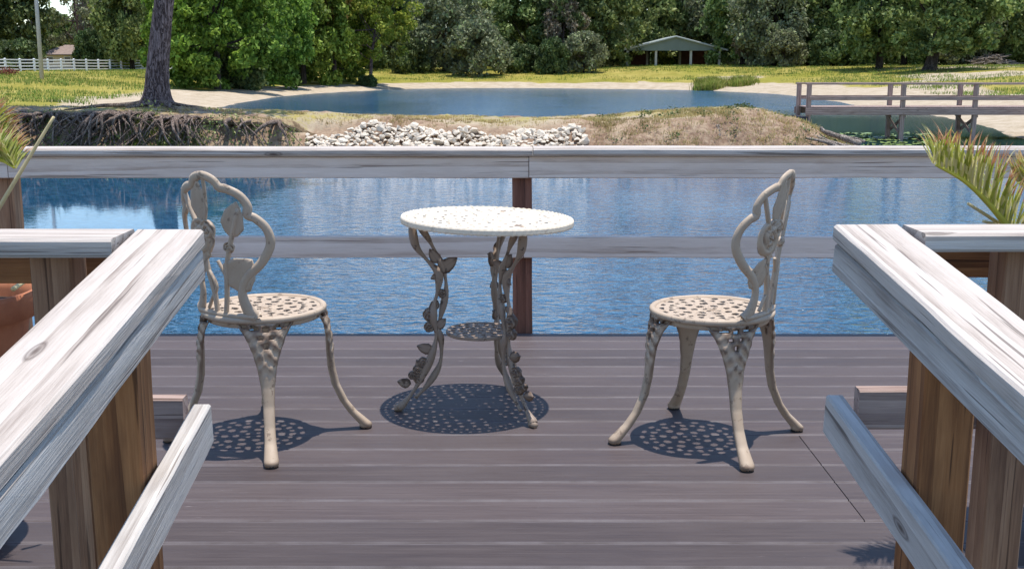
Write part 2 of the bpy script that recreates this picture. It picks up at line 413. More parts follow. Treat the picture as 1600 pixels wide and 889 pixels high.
def height(x, y, nz=None):
    x = np.asarray(x, float); y = np.asarray(y, float)
    d = sdist(x, y)+.18*wob(x, y, 2.2)
    land = np.where(y > 70, .62, .32)*(1-np.exp(-np.maximum(d, 0)/np.where(y > 70, 3.5, 2.5)))+(1.45*sm(0, 31, d)+.25*sm(40, 120, d))*np.interp(x, [-60, -18, 2], [.66, .66, 1.])
    # cut bank of the spit in front
    topz = np.interp(x, [-30, -14, -9, -5, 0, 2.6, 4.6, 6.2, 7.2, 8.2, 9.2, 10], [1.12, 1.08, 1.12, .90, .80, .84, 1.02, 1.08, .84, .42, .16, .1])
    rockslope = sm(-6.5, -5, x)*(1-sm(2.2, 3.2, x))
    w = np.interp(x, [-30, -6, -5, 2, 4, 10], [1.0, 1.0, 2.0, 2.1, 1.7, 1.3])
    spit = topz*sm(0.0, 1.0, np.maximum(d, 0)/w)
    spit = spit*(1-.55*sm(30.2, 36, y)*(1-sm(-16, -10, -x)*0))
    m = 1-sm(31, 46, y)                       # only the near bank
    land = np.where(x < 10.5, land*(1-m)+np.maximum(spit, land*.6)*m, land)
    z = np.where(d > 0, WZ+land, WZ-.02+np.maximum(d, -6)*.35)
    z = z+np.where(d > .2, .05*wob(x, y, 1.1, 2.)*sm(.2, 2, d), 0)
    return z
def hz(x, y): return float(height(np.array([x]), np.array([y]))[0])

def grow(a, b, s0, g):
    out = [a]; s = s0
    while out[-1] < b: out.append(out[-1]+s); s *= g
    return out
xs = sorted(set([-q for q in grow(22, 1800, 1.2, 1.16)]+list(np.arange(-22, 22.01, .22))+grow(22.2, 1800, 1.2, 1.16)))
ys = sorted(list(np.arange(-60, 22, 3.))+list(np.arange(22, 38, .16))+list(np.arange(38, 64, .7))+list(np.arange(64, 160, 1.5))+grow(160, 3000, 3, 1.18))
X, Y = np.meshgrid(xs, ys)
Z = height(X, Y)
near = (np.abs(X) < 22) & (Y > 22) & (Y < 40)
fb = np.zeros_like(Z); fb[near] = fbm(X[near], Y[near], 1.6, 5)
D = sdist(X, Y)
Z += np.where(near & (D > .05), fb*.10, 0)
bankface = near & (X < -4.2) & (D > .1) & (D < 1.6)
fb2 = np.zeros_like(Z); fb2[bankface] = fbm(X[bankface], Y[bankface]*.6, 3.5, 3); Z += np.where(bankface, -np.abs(fb2)*.22, 0)
ny, nx = Z.shape
vv = np.stack([X.ravel(), Y.ravel(), Z.ravel()], 1)
ii = np.arange(ny*nx).reshape(ny, nx)
ff = np.stack([ii[:-1, :-1].ravel(), ii[:-1, 1:].ravel(), ii[1:, 1:].ravel(), ii[1:, :-1].ravel()], 1)
me = bpy.data.meshes.new('ground'); me.from_pydata(vv.tolist(), [], ff.tolist())
me.polygons.foreach_set('use_smooth', [True]*len(me.polygons))
spitm = (Y < 40) & (X < 10.6)
# cover: R grass, G sand, B dirt
wb = wob(X, Y, .35, 1.)*1.2+wob(X, Y, 1.3, 4.)*.5
sandw = np.where(X > 12, 5.5, 4.0)+np.where((X < -8) & (Y < 75), 3.5, 0)+np.where((X > 13) & (Y < 80), 4., 0)
grass = sm(sandw-1.2, sandw+1.2, D+wb*.8)
path = np.abs(Y-(118+.12*(X-30)))      # pale track leaving to the right
grass = np.where((X > 18) & (Y > 40) & (Y < 112), grass*np.where(wob(X, Y, .13, 3.) > -.2, 1., .25), grass)
dirt = np.zeros_like(Z)
topg = sm(.9, 1.6, D/np.where(X < -5, .9, 1.3))*sm(-.3, .4, wob(X, Y, 1.0, 7.)+.35)
grass = np.where(spitm, topg*.52, grass); dirt = np.where(spitm, np.clip(.75-topg*.5, 0, 1), 0)
leftsand = spitm & (X < -7) & (Y > 29.5)
dirt = np.where(leftsand, .1, dirt); grass = np.where(leftsand, .12, grass)
col = np.stack([grass, 1-grass, dirt, np.ones_like(Z)], -1).reshape(-1, 4)
ca = me.color_attributes.new('cover', 'FLOAT_COLOR', 'POINT'); ca.data.foreach_set('color', col.ravel())
g = link('ground', me, M['ground']); tag(g, kind='structure')
w_ = MB(); w_.add([(-60, -30, WZ), (60, -30, WZ), (60, 112, WZ), (-60, 112, WZ)], [(0, 1, 2, 3)])
tag(w_.build('pond_water', M['water']), kind='structure')

# ------------------------------------------------------------------ the dock
deck = empty('deck', (0, 3.6, 0), kind='structure')
pitchb = .1445; Y0 = 5.04
n = 0; k_ = 0
while True:
    yf = Y0-k_*pitchb; yc = yf-pitchb/2
    if yc < 2.2: break
    if 2.88 < yc < 3.62: cuts = [-3.4, -1.9, .962, 3.4]
    else:
        cuts = [-3.4]+([2.35] if k_ % 2 else [-2.45])+[3.4]
        if yc < 2.9: cuts = [-3.4, -1.4, 1.16, 3.4]
    for a, b in zip(cuts[:-1], cuts[1:]):
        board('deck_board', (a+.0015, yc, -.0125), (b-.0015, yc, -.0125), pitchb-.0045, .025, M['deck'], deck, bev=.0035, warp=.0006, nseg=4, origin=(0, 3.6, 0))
    k_ += 1
board('rim_board', (-3.4, 5.066, -.10), (3.4, 5.066, -.10), .14, .038, M['joist'], deck, up=(0, -1, 0), origin=(0, 3.6, 0))
for x in np.arange(-3.2, 3.3, .4): board('joist', (x, 2.2, -.105), (x, 5.03, -.105), .04, .14, M['joist'], deck, nseg=2, origin=(0, 3.6, 0))
for x in (-3.2, -1.2, 1.2, 3.2):
    for y in (2.5, 4.8): board('pile', (x, y, -2.8), (x, y, -.18), .15, .15, M['tan'], deck, up=(0, 1, 0), nseg=4, origin=(0, 3.6, 0))

# ramp up to the dock (the camera stands on it)
SL = -.129; YA = .0273        # z and x change per metre toward the camera
ramp = empty('ramp', (0, 1.2, 0), kind='structure')
def rz_(y, y0=2.25, z0=0.): return z0+(y0-y)*SL
i = 0; y = 2.17
while y > -1.6:
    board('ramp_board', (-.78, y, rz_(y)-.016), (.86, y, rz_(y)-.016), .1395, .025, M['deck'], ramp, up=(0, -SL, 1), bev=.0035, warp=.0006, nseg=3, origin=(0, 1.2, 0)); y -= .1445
for x in (-.74, .04, .82): board('stringer', (x, 2.2, -.11), (x, -1.6, rz_(-1.6)-.11), .04, .14, M['tan'], ramp, nseg=3, origin=(0, 1.2, 0))

# rear rail along the water
rr = empty('rear_railing', (0, 5.1, 0), 0, 'long weathered grey rail along the water side of the dock', 'railing')
O = (0, 5.1, 0)
YR = 5.05
board('rail_cap', (-2.262, YR+.02, .836), (.092, YR+.02, .836), .14, .036, M['cap'], rr, bev=.010, nseg=20, origin=O)
board('rail_cap', (.095, YR+.014, .838), (3.4, YR+.014, .838), .14, .038, M['cap'], rr, bev=.010, nseg=20, origin=O)
board('rail_cap', (-3.4, YR+.016, .834), (-2.266, YR+.016, .834), .14, .036, M['cap'], rr, bev=.010, nseg=8, origin=O)
board('upper_rail', (-2.262, YR, .767), (.074, YR, .767), .097, .036, M['rose_weathered'], rr, up=(0, -1, 0), nseg=20, origin=O)
board('upper_rail', (.077, YR-.002, .768), (3.4, YR-.002, .768), .099, .036, M['rose_weathered'], rr, up=(0, -1, 0), nseg=20, origin=O)
board('upper_rail', (-3.4, YR+.001, .766), (-2.266, YR+.001, .766), .097, .036, M['rose_weathered'], rr, up=(0, -1, 0), nseg=20, origin=O)
board('lower_rail', (-3.4, YR, .405), (.05, YR, .405), .098, .038, M['rose_weathered'], rr, up=(0, -1, 0), nseg=20, origin=O)
board('lower_rail', (.054, YR+.001, .404), (3.4, YR+.001, .404), .098, .038, M['rose_weathered'], rr, up=(0, -1, 0), nseg=20, origin=O)
for x, m in ((.055, 'redbrown'), (-2.31, 'tan'), (2.42, 'tan')):
    board('post', (x, YR+.067, -.30), (x+(-.012 if m == 'redbrown' else 0), YR+.067, .816), .09, .09, M[m], rr, up=(0, -1, 0), nseg=8, origin=O)

# ramp rails, one each side of the opening
def ramp_rail(side, label):
    if side < 0: xi, ye = -.630, 2.265
    else: xi, ye = .676, 2.335
    t = empty('ramp_railing', (xi, ye, 0), 0, label, 'railing'); O = (xi, ye, 0); s = side
    L = 4.0
    def P(dx, y, z): return (xi+s*dx+YA*(ye-y), y, z+SL*(ye-y))
    U = (0, -SL, 1)
    board('rail_cap', P(.069, ye, .872), P(.069, ye-L, .872), .138, .037, M['cap'], t, up=U, bev=.005, nseg=40, warp=.002, origin=O)
    board('upper_rail', P(.0215, ye-.003, .820), P(.0215, ye-L, .820), .064, .038, M['weathered'], t, up=(s, 0, 0), bev=.004, nseg=40, warp=.002, origin=O)
    board('lower_rail', P(.0215, ye-.003, .478), P(.0215, ye-L, .478), .090, .038, M['weathered'], t, up=(s, 0, 0), bev=.004, nseg=40, warp=.002, origin=O)
    for k, y in enumerate((1.955, .3, -1.1)):
        xc = xi+s*.0905+YA*(ye-y)
        zt = .848+SL*(ye-y)-.006
        board('post', (xc, y, -.9), (xc, y, zt), .094, .089, M['treated'], t, up=(0, -1, 0), nseg=10, warp=.002, origin=O)
    if side < 0:   # a narrow packer nailed to the outer side of the post
        xc = xi-.155+YA*.3
        board('packer', (xc-.004, 1.968, -.55), (xc-.004, 1.968, .60), .034, .085, M['tan'], t, up=(0, -1, 0), nseg=10, origin=O)
    return t
ramp_rail(-1, 'left ramp handrail of bleached planks running out of the lower left corner')
ramp_rail(1, 'right ramp handrail of bleached planks running out of the lower right corner')

def side_rail(side, label):
    s = side
    if s < 0: x0, yf, xp = -.775, 2.285, -.925
    else: x0, yf, xp = .825, 2.355, 1.062
    yn = yf-.14; x1 = s*3.4
    O = (x0, yf, 0)
    t = empty('dock_edge_railing', O, 0, label, 'railing')
    board('rail_cap', (x0+s*.002, (yf+yn)/2, .870), (x1, (yf+yn)/2, .870), .140, .038, M['cap'], t, bev=.006, nseg=20, origin=O)
    board('fascia_board', (s*.80, yf+.095, .802), (x1, yf+.095, .802), .088, .036, M['treated'], t, up=(0, -1, 0), nseg=20, origin=O)
    board('lower_rail', (s*(.70 if s < 0 else .76), yf+.02, .478), (s*3.4, yf+.02, .478), .09, .038, M['bridge'], t, up=(0, -1, 0), nseg=20, origin=O)
    for xx in (xp, xp+s*1.2, xp+s*2.2):
        board('post', (xx, yf-.035, -.55), (xx, yf-.035, .849), .084, .084, M['tan'], t, up=(0, -1, 0), nseg=10, origin=O)
    return t
side_rail(-1, 'short pale railing crossing left behind the terracotta pot side')
side_rail(1, 'short pale railing crossing right under the arching palm frond')

# ------------------------------------------------------------------ cast furniture
def fret_disc(mb, R, z, th, nr, na, holes, dome=0., scallop=None, hs=1.):
    """holes: list of (ring radius, count, half radial, half tangential, phase, twist)"""
    hl = []
    for (r, c, hr, ht, ph, tw) in holes:
        for q in range(c):
            a = 2*PI*(q+ph)/c; hl.append((r*math.cos(a), r*math.sin(a), a+tw, hr*hs, ht*hs))
    H = np.array(hl)
    def edge(i, j):
        r = R*(i/nr)**.8 if i < nr else R
        a = 2*PI*j/na
        if scallop and i >= nr-2: r *= 1+scallop[1]*math.cos(a*scallop[0])
        return r, a
    ca, sa = np.cos(H[:, 2]), np.sin(H[:, 2])
    def mask(i, j):
        if i == 0: return True
        r = R*(((i+.5)/nr)**.8); a = 2*PI*(j+.5)/na
        x, y = r*math.cos(a)-H[:, 0], r*math.sin(a)-H[:, 1]
        u = (x*ca+y*sa)/H[:, 3]; v = (-x*sa+y*ca)/H[:, 4]
        return not bool(np.any(u*u+v*v < 1))
    def fr(i, j):
        r, a = edge(i, j); return (r*math.cos(a), r*math.sin(a), z+dome*(1-(r/R)**2)+.0012*math.sin(a*24)*math.sin(r*190))
    def bk(i, j):
        r, a = edge(i, j); return (r*math.cos(a), r*math.sin(a), z-th+dome*(1-(r/R)**2))
    mb.slab(nr, na, fr, bk, mask, wrap=True)
def ring(mb, R, z, wr, hz_, na=96, beads=0):
    v = []; f = []; K = 8
    for j in range(na):
        a = 2*PI*j/na
        s = 1+(.10*math.cos(a*beads) if beads else 0)
        for k in range(K):
            b = 2*PI*k/K+PI/K
            rr_ = R+wr*math.copysign(abs(math.cos(b))**.7, math.cos(b))*s; zz = z+hz_*math.copysign(abs(math.sin(b))**.7, math.sin(b))*s
            v.append((rr_*math.cos(a), rr_*math.sin(a), zz))
    for j in range(na):
        for k in range(K):
            f.append((j*K+k, ((j+1) % na)*K+k, ((j+1) % na)*K+(k+1) % K, j*K+(k+1) % K))
    mb.add(v, f)

SZ = .435; SR = .196
def leaf_slab(mb, MP, u0, v0, L, Wd, ang, th=.009, n=12, m=8, curl=.012):
    ca, sa = math.cos(ang), math.sin(ang)
    def pt(i, j, sgn):
        t = i/n; s = (j/m*2-1)
        wv = Wd*(math.sin(PI*min(1, t**.75))**.8)*(1-.12*abs(math.sin(t*9)))+.0015
        a = t*L; b = s*wv
        w = sgn*th*.5*(1-.5*s*s)+curl*math.sin(PI*t)*s*s*.6-.003*abs(s)**.5*(sgn > 0)
        return MP(u0+a*ca-b*sa, v0+a*sa+b*ca, w)
    mb.slab(n, m, lambda i, j: pt(i, j, 1), lambda i, j: pt(i, j, -1))
def rose_slab(mb, MP, u0, v0, R, th=.016):
    n, m = 10, 30
    def pt(i, j, sgn):
        a = 2*PI*j/m; r = R*i/n*(1+.10*abs(math.cos(a*2.5))*(i/n))
        h = th*(.5-.25*(i/n)**2)+.0035*math.sin(i/n*13+a*1.0)+.002*math.cos(a*5+i)
        return MP(u0+r*math.cos(a), v0+r*math.sin(a), sgn*h)
    mb.slab(n, m, lambda i, j: pt(i, j, 1), lambda i, j: pt(i, j, -1), wrap=True)

def make_chair(label):
    t = empty('garden_chair', (0, 0, 0), 0, label, 'chair', 'cast metal garden chairs')
    m = MB()
    holes = [(.163, 18, .0100, .0150, 0, 0), (.130, 12, .0145, .0105, .25, .5), (.130, 12, .0105, .0095, .75, -.6), (.094, 10, .0135, .0165, .1, .35),
             (.056, 7, .0125, .0150, .3, -.3), (.024, 4, .008, .009, 0, 0)]
    fret_disc(m, SR-.008, SZ+.004, .009, 64, 200, holes, dome=-.004, hs=.92)
    s = m.build('seat', M['cream'], t)
    m = MB(); ring(m, SR-.004, SZ, .011, .010); ring(m, SR-.016, SZ-.016, .006, .012)
    m.build('seat_rim', M['cream'], s, smooth=True)
    # legs
    zs = [0, .012, .03, .06, .1, .16, .22, .28, .33, .38, .41, .43]
    rs = [.322, .322, .305, .277, .250, .224, .212, .208, .206, .200, .194, .189]
    ws = [.040, .046, .042, .036, .034, .036, .042, .060, .088, .130, .172, .205]
    ts = [.040, .044, .040, .032, .028, .027, .026, .024, .020, .016, .014, .012]
    for q in range(4):
        az = PI/4+q*PI/2; m = MB(); ni, nj = 74, 16
        hh = [(0, .405, .012, .010), (.036, .407, .012, .009), (-.036, .407, .012, .009), (.066, .412, .011, .006), (-.066, .412, .011, .006), (.017, .378, .009, .008), (-.017, .378, .009, .008), (.0, .350, .006, .010)]
        def base(i, j):
            z = .43*(i/ni); tt = j/nj*2-1
            return z, interp(z, zs, rs), interp(z, zs, ws)/2*tt, tt, interp(z, zs, ts)
        def pnt(i, j, sg):
            z, r, w, tt, th = base(i, j)
            rel = 0
            if sg > 0 and z > .24:
                k = float(sm(.24, .30, z)); e = 1-abs(tt)
                rel = k*(.0065*abs(math.sin(z*70+abs(w)*75))*min(1, e*3)-.003+.003*math.sin(w*190)*math.sin(z*120))
            bulge = math.sqrt(max(0, 1-.92*tt*tt))
            rr2 = r+sg*th/2*bulge+rel
            a = az+w/max(.19, r)*(1 if z > .2 else 1)
            return (rr2*math.cos(a), rr2*math.sin(a), z+.004)
        def mask(i, j):
            z, r, w, tt, th = base(i+.5, j+.5)
            return not any(((w-h[0])/h[2])**2+((z-h[1])/h[3])**2 < 1 for h in hh)
        m.slab(ni, nj, lambda i, j: pnt(i, j, 1), lambda i, j: pnt(i, j, -1), mask)
        lg = m.build('leg', M['cream'], t, smooth=True)
        m = MB(); x, y = .322*math.cos(az), .322*math.sin(az)
        m.tube([(x, y, 0), (x, y, .009), (x, y, .013)], [.021, .021, .015], 14); m.build('foot_cap', M['foot'], lg)
    # back: curved plate leaning outwards, local back direction -Y
    RC = .30; 
    def MP(u, v, w):
        lean = .05*v+.16*v*v
        r = .188+lean+w; a = -PI/2+u/RC*(.188+.1)/.26
        # curvature centre set inward so the wrap is shallow
        cx = 0; rad = RC
        ang = u/rad
        x = math.sin(ang)*(rad+w); y = -(math.cos(ang)*(rad+w)-rad)-.186-lean
        return (x, y, SZ+.008+v)
    VS = .952
    out = [(.128, 0), (.104, .028), (.088, .085), (.112, .140), (.162, .190), (.196, .250), (.190, .302), (.160, .336), (.138, .346),
           (.143, .376), (.122, .410), (.082, .430), (.060, .434), (.040, .458), (0, .470)]
    out = [(u, v*VS) for u, v in out]
    full = [(u, v, 0) for u, v in out]+[(-u, v, 0) for u, v in reversed(out[:-1])]
    path = spline(full, 110)
    m = MB(); m3 = [Vector(MP(p.x, p.y, 0)) for p in path]
    rad = [.0150 if 8 < i < 102 else .0150+.014*(1-min(i, 110-i)/8) for i in range(len(m3))]
    # ribbon-like frame: wide in the plate, shallower through it
    v = []; f = []; K = 8
    for i, p in enumerate(path):
        a = path[max(i-1, 0)]; b = path[min(i+1, 110)]; d = (b-a).normalized(); nn = Vector((-d.y, d.x, 0))
        for k in range(K):
            q = 2*PI*(k+.5)/K
            o = nn*(rad[i]*math.cos(q)); v.append(MP(p.x+o.x, max(-.004, p.y+o.y), .0080*math.sin(q)))
    for i in range(110):
        for k in range(K): f.append((i*K+k, i*K+(k+1) % K, (i+1)*K+(k+1) % K, (i+1)*K+k))
    f.append(tuple(range(K))); f.append(tuple(110*K+k for k in range(K-1, -1, -1))); m.add(v, f)
    bf = m.build('back_frame', M['cream'], t, smooth=True)
    # seen from behind: +u (local +x) lies to the right
    def stem(pts, r=.0075):
        mm = MB(); P = [MP(p.x, p.y, 0) for p in spline([(a, b, 0) for a, b in pts], 22)]
        mm.tube(P, r, 7); return mm.build('stem', M['cream'], bf, smooth=True)
    stem([(.018, .0), (.030, .07), (.042, .16), (.068, .24), (.112, .35)], .0085)
    stem([(-.018, .0), (-.022, .07), (-.040, .14), (-.052, .22)], .0085)
    stem([(-.052, .26), (-.085, .32), (-.125, .40)], .008)
    stem([(-.035, .28), (-.012, .33), (.0, .40), (.002, .46)], .006)
    stem([(-.060, .02), (-.040, .05), (-.010, .10), (-.060, .17)], .006)
    stem([(.010, .18), (.035, .13), (.030, .08)], .006)
    for a in ((-.038, .300, .135, .040, 1.50), (.072, .258, .118, .039, 1.25), (.046, .100, .125, .060, .80), (-.118, .100, .110, .041, .95), (-.020, .19, .06, .022, 2.6)):
        mm = MB(); leaf_slab(mm, MP, *a); mm.build('leaf', M['cream'], bf, smooth=True)
    for a in ((-.054, .250, .056), (-.018, .275, .03), (.060, .225, .017)):
        mm = MB(); rose_slab(mm, MP, *a); mm.build('rose', M['cream'], bf, smooth=True)
    mm = MB()
    v = []; mm.tube([MP(u, .006, 0) for u in np.linspace(-.125, .125, 14)], .010, 8); mm.build('back_base', M['cream'], bf, smooth=True)
    return t
ch1 = make_chair('left cast metal chair with its leafy openwork back toward the left handrail')
ch2 = copy_tree(ch1); ch2['label'] = 'right cast metal chair with its leafy openwork back toward the right handrail'
def face(o, x, y, backdir):   # backdir: compass angle of the back, degrees in world
    o.location = (x, y, 0); o.rotation_euler.z = math.radians(backdir+90)
face(ch1, -.815, 3.60, -122); face(ch2, .652, 3.57, -33)

tb = empty('bistro_table', (-.114, 3.904, 0), 0, 'round cream lace topped metal table standing between the two chairs', 'table')
m = MB(); TZ = .69; TR = .303
holes = [(.283, 56, .0065, .0085, 0, 0), (.256, 40, .0105, .0095, .5, .6), (.256, 40, .0045, .0045, 0, 0), (.222, 32, .0135, .0120, 0, -.5), (.188, 26, .0100, .0135, .3, .4), (.156, 22, .0110, .0100, 0, .5),
         (.122, 16, .0120, .0135, .2, -.5), (.088, 12, .0110, .0120, 0, .5), (.055, 9, .0115, .0085, .3, 0), (.026, 6, .0065, .0065, 0, 0)]
fret_disc(m, TR, TZ, .009, 96, 336, holes, scallop=(84, .004), hs=.64)
tp = m.build('table_top', M['cream_top'], tb, mw=Matrix.Translation((.008, .012, 0)) @ Matrix.Rotation(math.radians(1.6), 4, 'Y'))
m = MB(); ring(m, TR-.004, TZ-.008, .006, .012, 336, 84); m.build('beaded_rim', M['cream_top'], tp)
for q, az in enumerate((188.6, -51.2, 68.6)):
    a0 = math.radians(az); lg = empty('tmp', (0, 0, 0)); bpy.data.objects.remove(lg)
    def LP(r, z, w): return (r*math.cos(a0)-w*math.sin(a0), r*math.sin(a0)+w*math.cos(a0), z)
    path = [(.238, .672), (.226, .60), (.185, .545), (.148, .50), (.150, .44), (.166, .38), (.168, .33), (.158, .27), (.180, .19), (.225, .10), (.268, .04), (.298, .012)]
    sp = spline([(r, z, 0) for r, z in path], 50)
    m = MB()
    m.tube([LP(p.x, p.y, .004) for p in sp], [.011+.005*math.sin(i*.55) for i in range(51)], 8)
    b = spline([(.214, .672, 0), (.180, .62, 0), (.150, .56, 0), (.128, .51, 0), (.120, .44, 0), (.136, .36, 0), (.150, .30, 0), (.14, .25, 0), (.145, .17, 0), (.185, .10, 0), (.235, .045, 0)], 44)
    m.tube([LP(p.x, p.y, -.004) for p in b], [.0095+.004*math.sin(i*.7) for i in range(45)], 8)
    m.tube([LP(.245, .676, 0), LP(.205, .678, 0)], .014, 8)
    m.tube([LP(.285, .012, 0), LP(.312, .010, 0)], [.014, .010], 8)
    leg = m.build('leg', M['shaded_metal'], tb, smooth=True)
    for (r, z, L, wd, an) in ((.15, .505, .085, .026, 2.55-PI*0), (.135, .50, .045, .014, -.5), (.145, .535, .06, .02, 1.0), (.15, .40, .05, .017, -.9), (.16, .30, .05, .018, 2.4), (.17, .22, .06, .02, .3), (.20, .14, .055, .020, 1.0), (.25, .10, .05, .018, .2)):
        mm = MB(); leaf_slab(mm, lambda u, v, w: LP(u, v, w), r, z, L, wd, PI-an if an > PI/2 and False else an*1., .012, 8, 6)
        mm.v = mm.v; mm.build('leaf', M['shaded_metal'], leg, smooth=True)
    for (r, z, R) in ((.180, .350, .023), (.182, .305, .018), (.205, .175, .019), (.225, .150, .017), (.222, .118, .019), (.245, .130, .014), (.135, .425, .015)):
        mm = MB(); rose_slab(mm, lambda u, v, w: LP(u, v, w), r, z, R, .024); mm.build('rose', M['shaded_metal'], leg, smooth=True)
m = MB(); fret_disc(m, .118, .287, .008, 34, 120, [(.098, 18, .008, .0095, 0, 0), (.070, 12, .010, .010, .4, .5), (.040, 8, .009, .009, 0, .4), (.0, 1, .008, .008, 0, 0)])
ring(m, .118, .283, .005, .007, 96); m.build('shelf', M['shaded_metal'], tb)

# ------------------------------------------------------------------ potted palms
def palm(loc, label, fronds, R=.20, Hh=.36, straw=None):
    t = empty('potted_palm', loc, 0, label, 'potted plant')
    m = MB(); prof = [(.0, 0), (.34*R, 0), (.37*R, .02), (.86*R, Hh-.075), (.87*R, Hh-.07), (.97*R, Hh-.065), (R, Hh-.012), (.99*R, Hh), (.93*R, Hh), (.90*R, Hh-.03), (.84*R, Hh-.09)]
    K = 40; v = [(r*math.cos(2*PI*k/K), r*math.sin(2*PI*k/K), z) for r, z in prof for k in range(K)]
    f = [(i*K+k, i*K+(k+1) % K, (i+1)*K+(k+1) % K, (i+1)*K+k) for i in range(len(prof)-1) for k in range(K)]
    m.add(v, f); m.build('pot', M['terracotta'], t, smooth=True)
    m = MB(); m.add([(0, 0, Hh-.03)]+[(.9*R*math.cos(2*PI*k/24), .9*R*math.sin(2*PI*k/24), Hh-.05) for k in range(24)], [(0, 1+k, 1+(k+1) % 24) for k in range(24)])
    m.build('soil', M['soil'], t)
    L0 = Vector(loc)
    for fi, (pts, ln, dry) in enumerate(fronds):
        P = spline([Vector(p)-L0 for p in pts], 48)
        m = MB(); m.tube(P, [.013*(1-.75*i/48) for i in range(49)], 6); fr = m.build('frond', M['rachis'], t, smooth=True)
        lm = MB(); tm = MB(); r2 = random.Random(fi+int(loc[0]*10))
        for i in range(9, 49):
            for sd_ in (-1, 1):
                for rep in range(4 if i < 48 else 1):
                    d = (P[min(i+1, 48)]-P[i-1]).normalized(); p = P[i]+d*r2.uniform(-.012, .012)
                    side = d.cross(Vector((0, 0, 1))).normalized()*sd_
                    nup = side.cross(d)*sd_
                    tl = ln*(math.sin(PI*min(1, (i-6)/50*.9+.12))**.6)*r2.uniform(.75, 1.1)
                    dr = (side*r2.uniform(.25, .6)+d*r2.uniform(.15, .5)+Vector((0, 0, 1))*r2.uniform(.7, 1.2)).normalized()
                    wv = d*.0040
                    pts_ = []; q = p.copy(); dd = dr.copy()
                    for s_ in range(7): pts_.append(q.copy()); q = q+dd*(tl/6); dd = (dd+Vector((0, 0, -.10*s_*.6))+side*.02).normalized()
                    for s_ in range(6):
                        w0 = wv*(1-(s_/6)**2)*(.6+.4*min(1, s_)); w1 = wv*(1-((s_+1)/6)**2)
                        tgt = tm if (s_ >= 4-dry) and (sd_+i) % 4 > 0 or (dry > 3) else lm
                        tgt.add([pts_[s_]-w0, pts_[s_]+w0, pts_[s_+1]+w1+Vector((0, 0, .0004)), pts_[s_+1]-w1], [(0, 1, 2, 3)])
        tag(lm.build('leaflets', M['palm'], fr), kind='stuff')
        if tm.v: tag(tm.build('dry_tips', M['palm_tip'], fr), kind='stuff')
    if straw:
        for a, b in straw:
            m = MB(); m.tube(spline([Vector(a)-L0, (Vector(a)+Vector(b))/2-L0+Vector((.004, 0, .006)), Vector(b)-L0], 10), [.0065-.0003*i for i in range(11)], 6); m.build('dry_stalk', M['straw'], t, smooth=True)
    return t
Y1 = 2.75
pl = (aty(-76, 470, Y1).x, Y1, 0)
def q(px, py, y): return tuple(aty(px, py, y))
palm(pl, 'terracotta pot with yellow green palm at the left edge behind the railing',
     [([(pl[0], Y1, .40), q(-60, 330, Y1), q(-35, 275, Y1-.05), q(-5, 250, Y1-.05), q(22, 262, Y1-.1)], .12, 0),
      ([(pl[0], Y1, .40), q(-80, 300, Y1), q(-65, 225, Y1+.1), q(-30, 208, Y1+.1), q(0, 222, Y1+.15)], .13, 0),
      ([(pl[0], Y1, .40), q(-110, 350, Y1), q(-150, 230, Y1), q(-210, 200, Y1)], .2, 0)],
     R=.208, Hh=aty(20, 455, Y1).z,
     straw=[(q(-30, 372, Y1-.1), q(84, 183, Y1-.12)), (q(56, 446, Y1-.05), q(82, 520, Y1-.02)), (q(20, 452, Y1-.1), q(52, 436, Y1))])
Y2 = 2.78
prr = (aty(1690, 470, Y2).x, Y2, 0)
palm(prr, 'terracotta pot with arching brown tipped palm at the right edge',
     [([(prr[0], Y2, .40), q(1640, 440, Y2), q(1588, 372, Y2-.05), q(1548, 322, Y2-.08), q(1508, 284, Y2-.1), q(1462, 258, Y2-.12)], .17, 0),
      ([(prr[0], Y2, .40), q(1690, 400, Y2), q(1665, 350, Y2+.1), q(1635, 310, Y2+.15), q(1590, 285, Y2+.2)], .15, 0),
       ([(prr[0], Y2, .40), q(1760, 330, Y2), q(1830, 270, Y2), q(1900, 260, Y2)], .2, 0)],
     R=.215, Hh=aty(1600, 442, Y2).z,
     straw=[(q(1620, 400, Y2), q(1512, 318, Y2-.05)), (q(1600, 372, Y2), q(1536, 346, Y2-.05)), (q(1610, 380, Y2), q(1552, 352, Y2-.08))])
#PART2
# ------------------------------------------------------------------ riprap: every stone a thing of its own
def rock_mesh(seed):
    r = random.Random(seed); bm = bmesh.new()
    sx, sy, szz = r.uniform(.9, 1.35), r.uniform(.7, 1.0), r.uniform(.5, .8)
    for _ in range(15):
        v = Vector((r.gauss(0, 1), r.gauss(0, 1), r.gauss(0, 1))).normalized()*r.uniform(.8, 1.05)
        bm.verts.new((v.x*sx, v.y*sy, v.z*szz))
    o = bmesh.ops.convex_hull(bm, input=bm.verts)
    bmesh.ops.delete(bm, geom=[g for g in o['geom_interior'] if isinstance(g, bmesh.types.BMVert)], context='VERTS')
    bmesh.ops.recalc_face_normals(bm, faces=bm.faces)
    me = bpy.data.meshes.new('rock'); bm.to_mesh(me); bm.free()
    me.materials.append(M['rock'] if r.random() < .8 else M['rock_tan']); return me
RM = [rock_mesh(s) for s in range(14)]
rr_ = random.Random(5); pts = []; tries = 0
while len(pts) < 1900 and tries < 150000:
    tries += 1
    x = rr_.uniform(-4.95, 1.75); y = rr_.uniform(25.75, 27.46+.14*math.sin(x*1.7)+.09*math.sin(x*5))
    if (x < -4.6 or x > 1.4) and rr_.random() < .55: continue
    rad = rr_.uniform(.065, .135) if rr_.random() < .88 else rr_.uniform(.05, .08)
    if all((x-a)**2+(y-b)**2 > (.60*(rad+c))**2 for a, b, c in pts): pts.append((x, y, rad))
pts.sort(key=lambda p: -p[2])
PZ = height(np.array([p[0] for p in pts]), np.array([p[1] for p in pts]))
smb = MB()
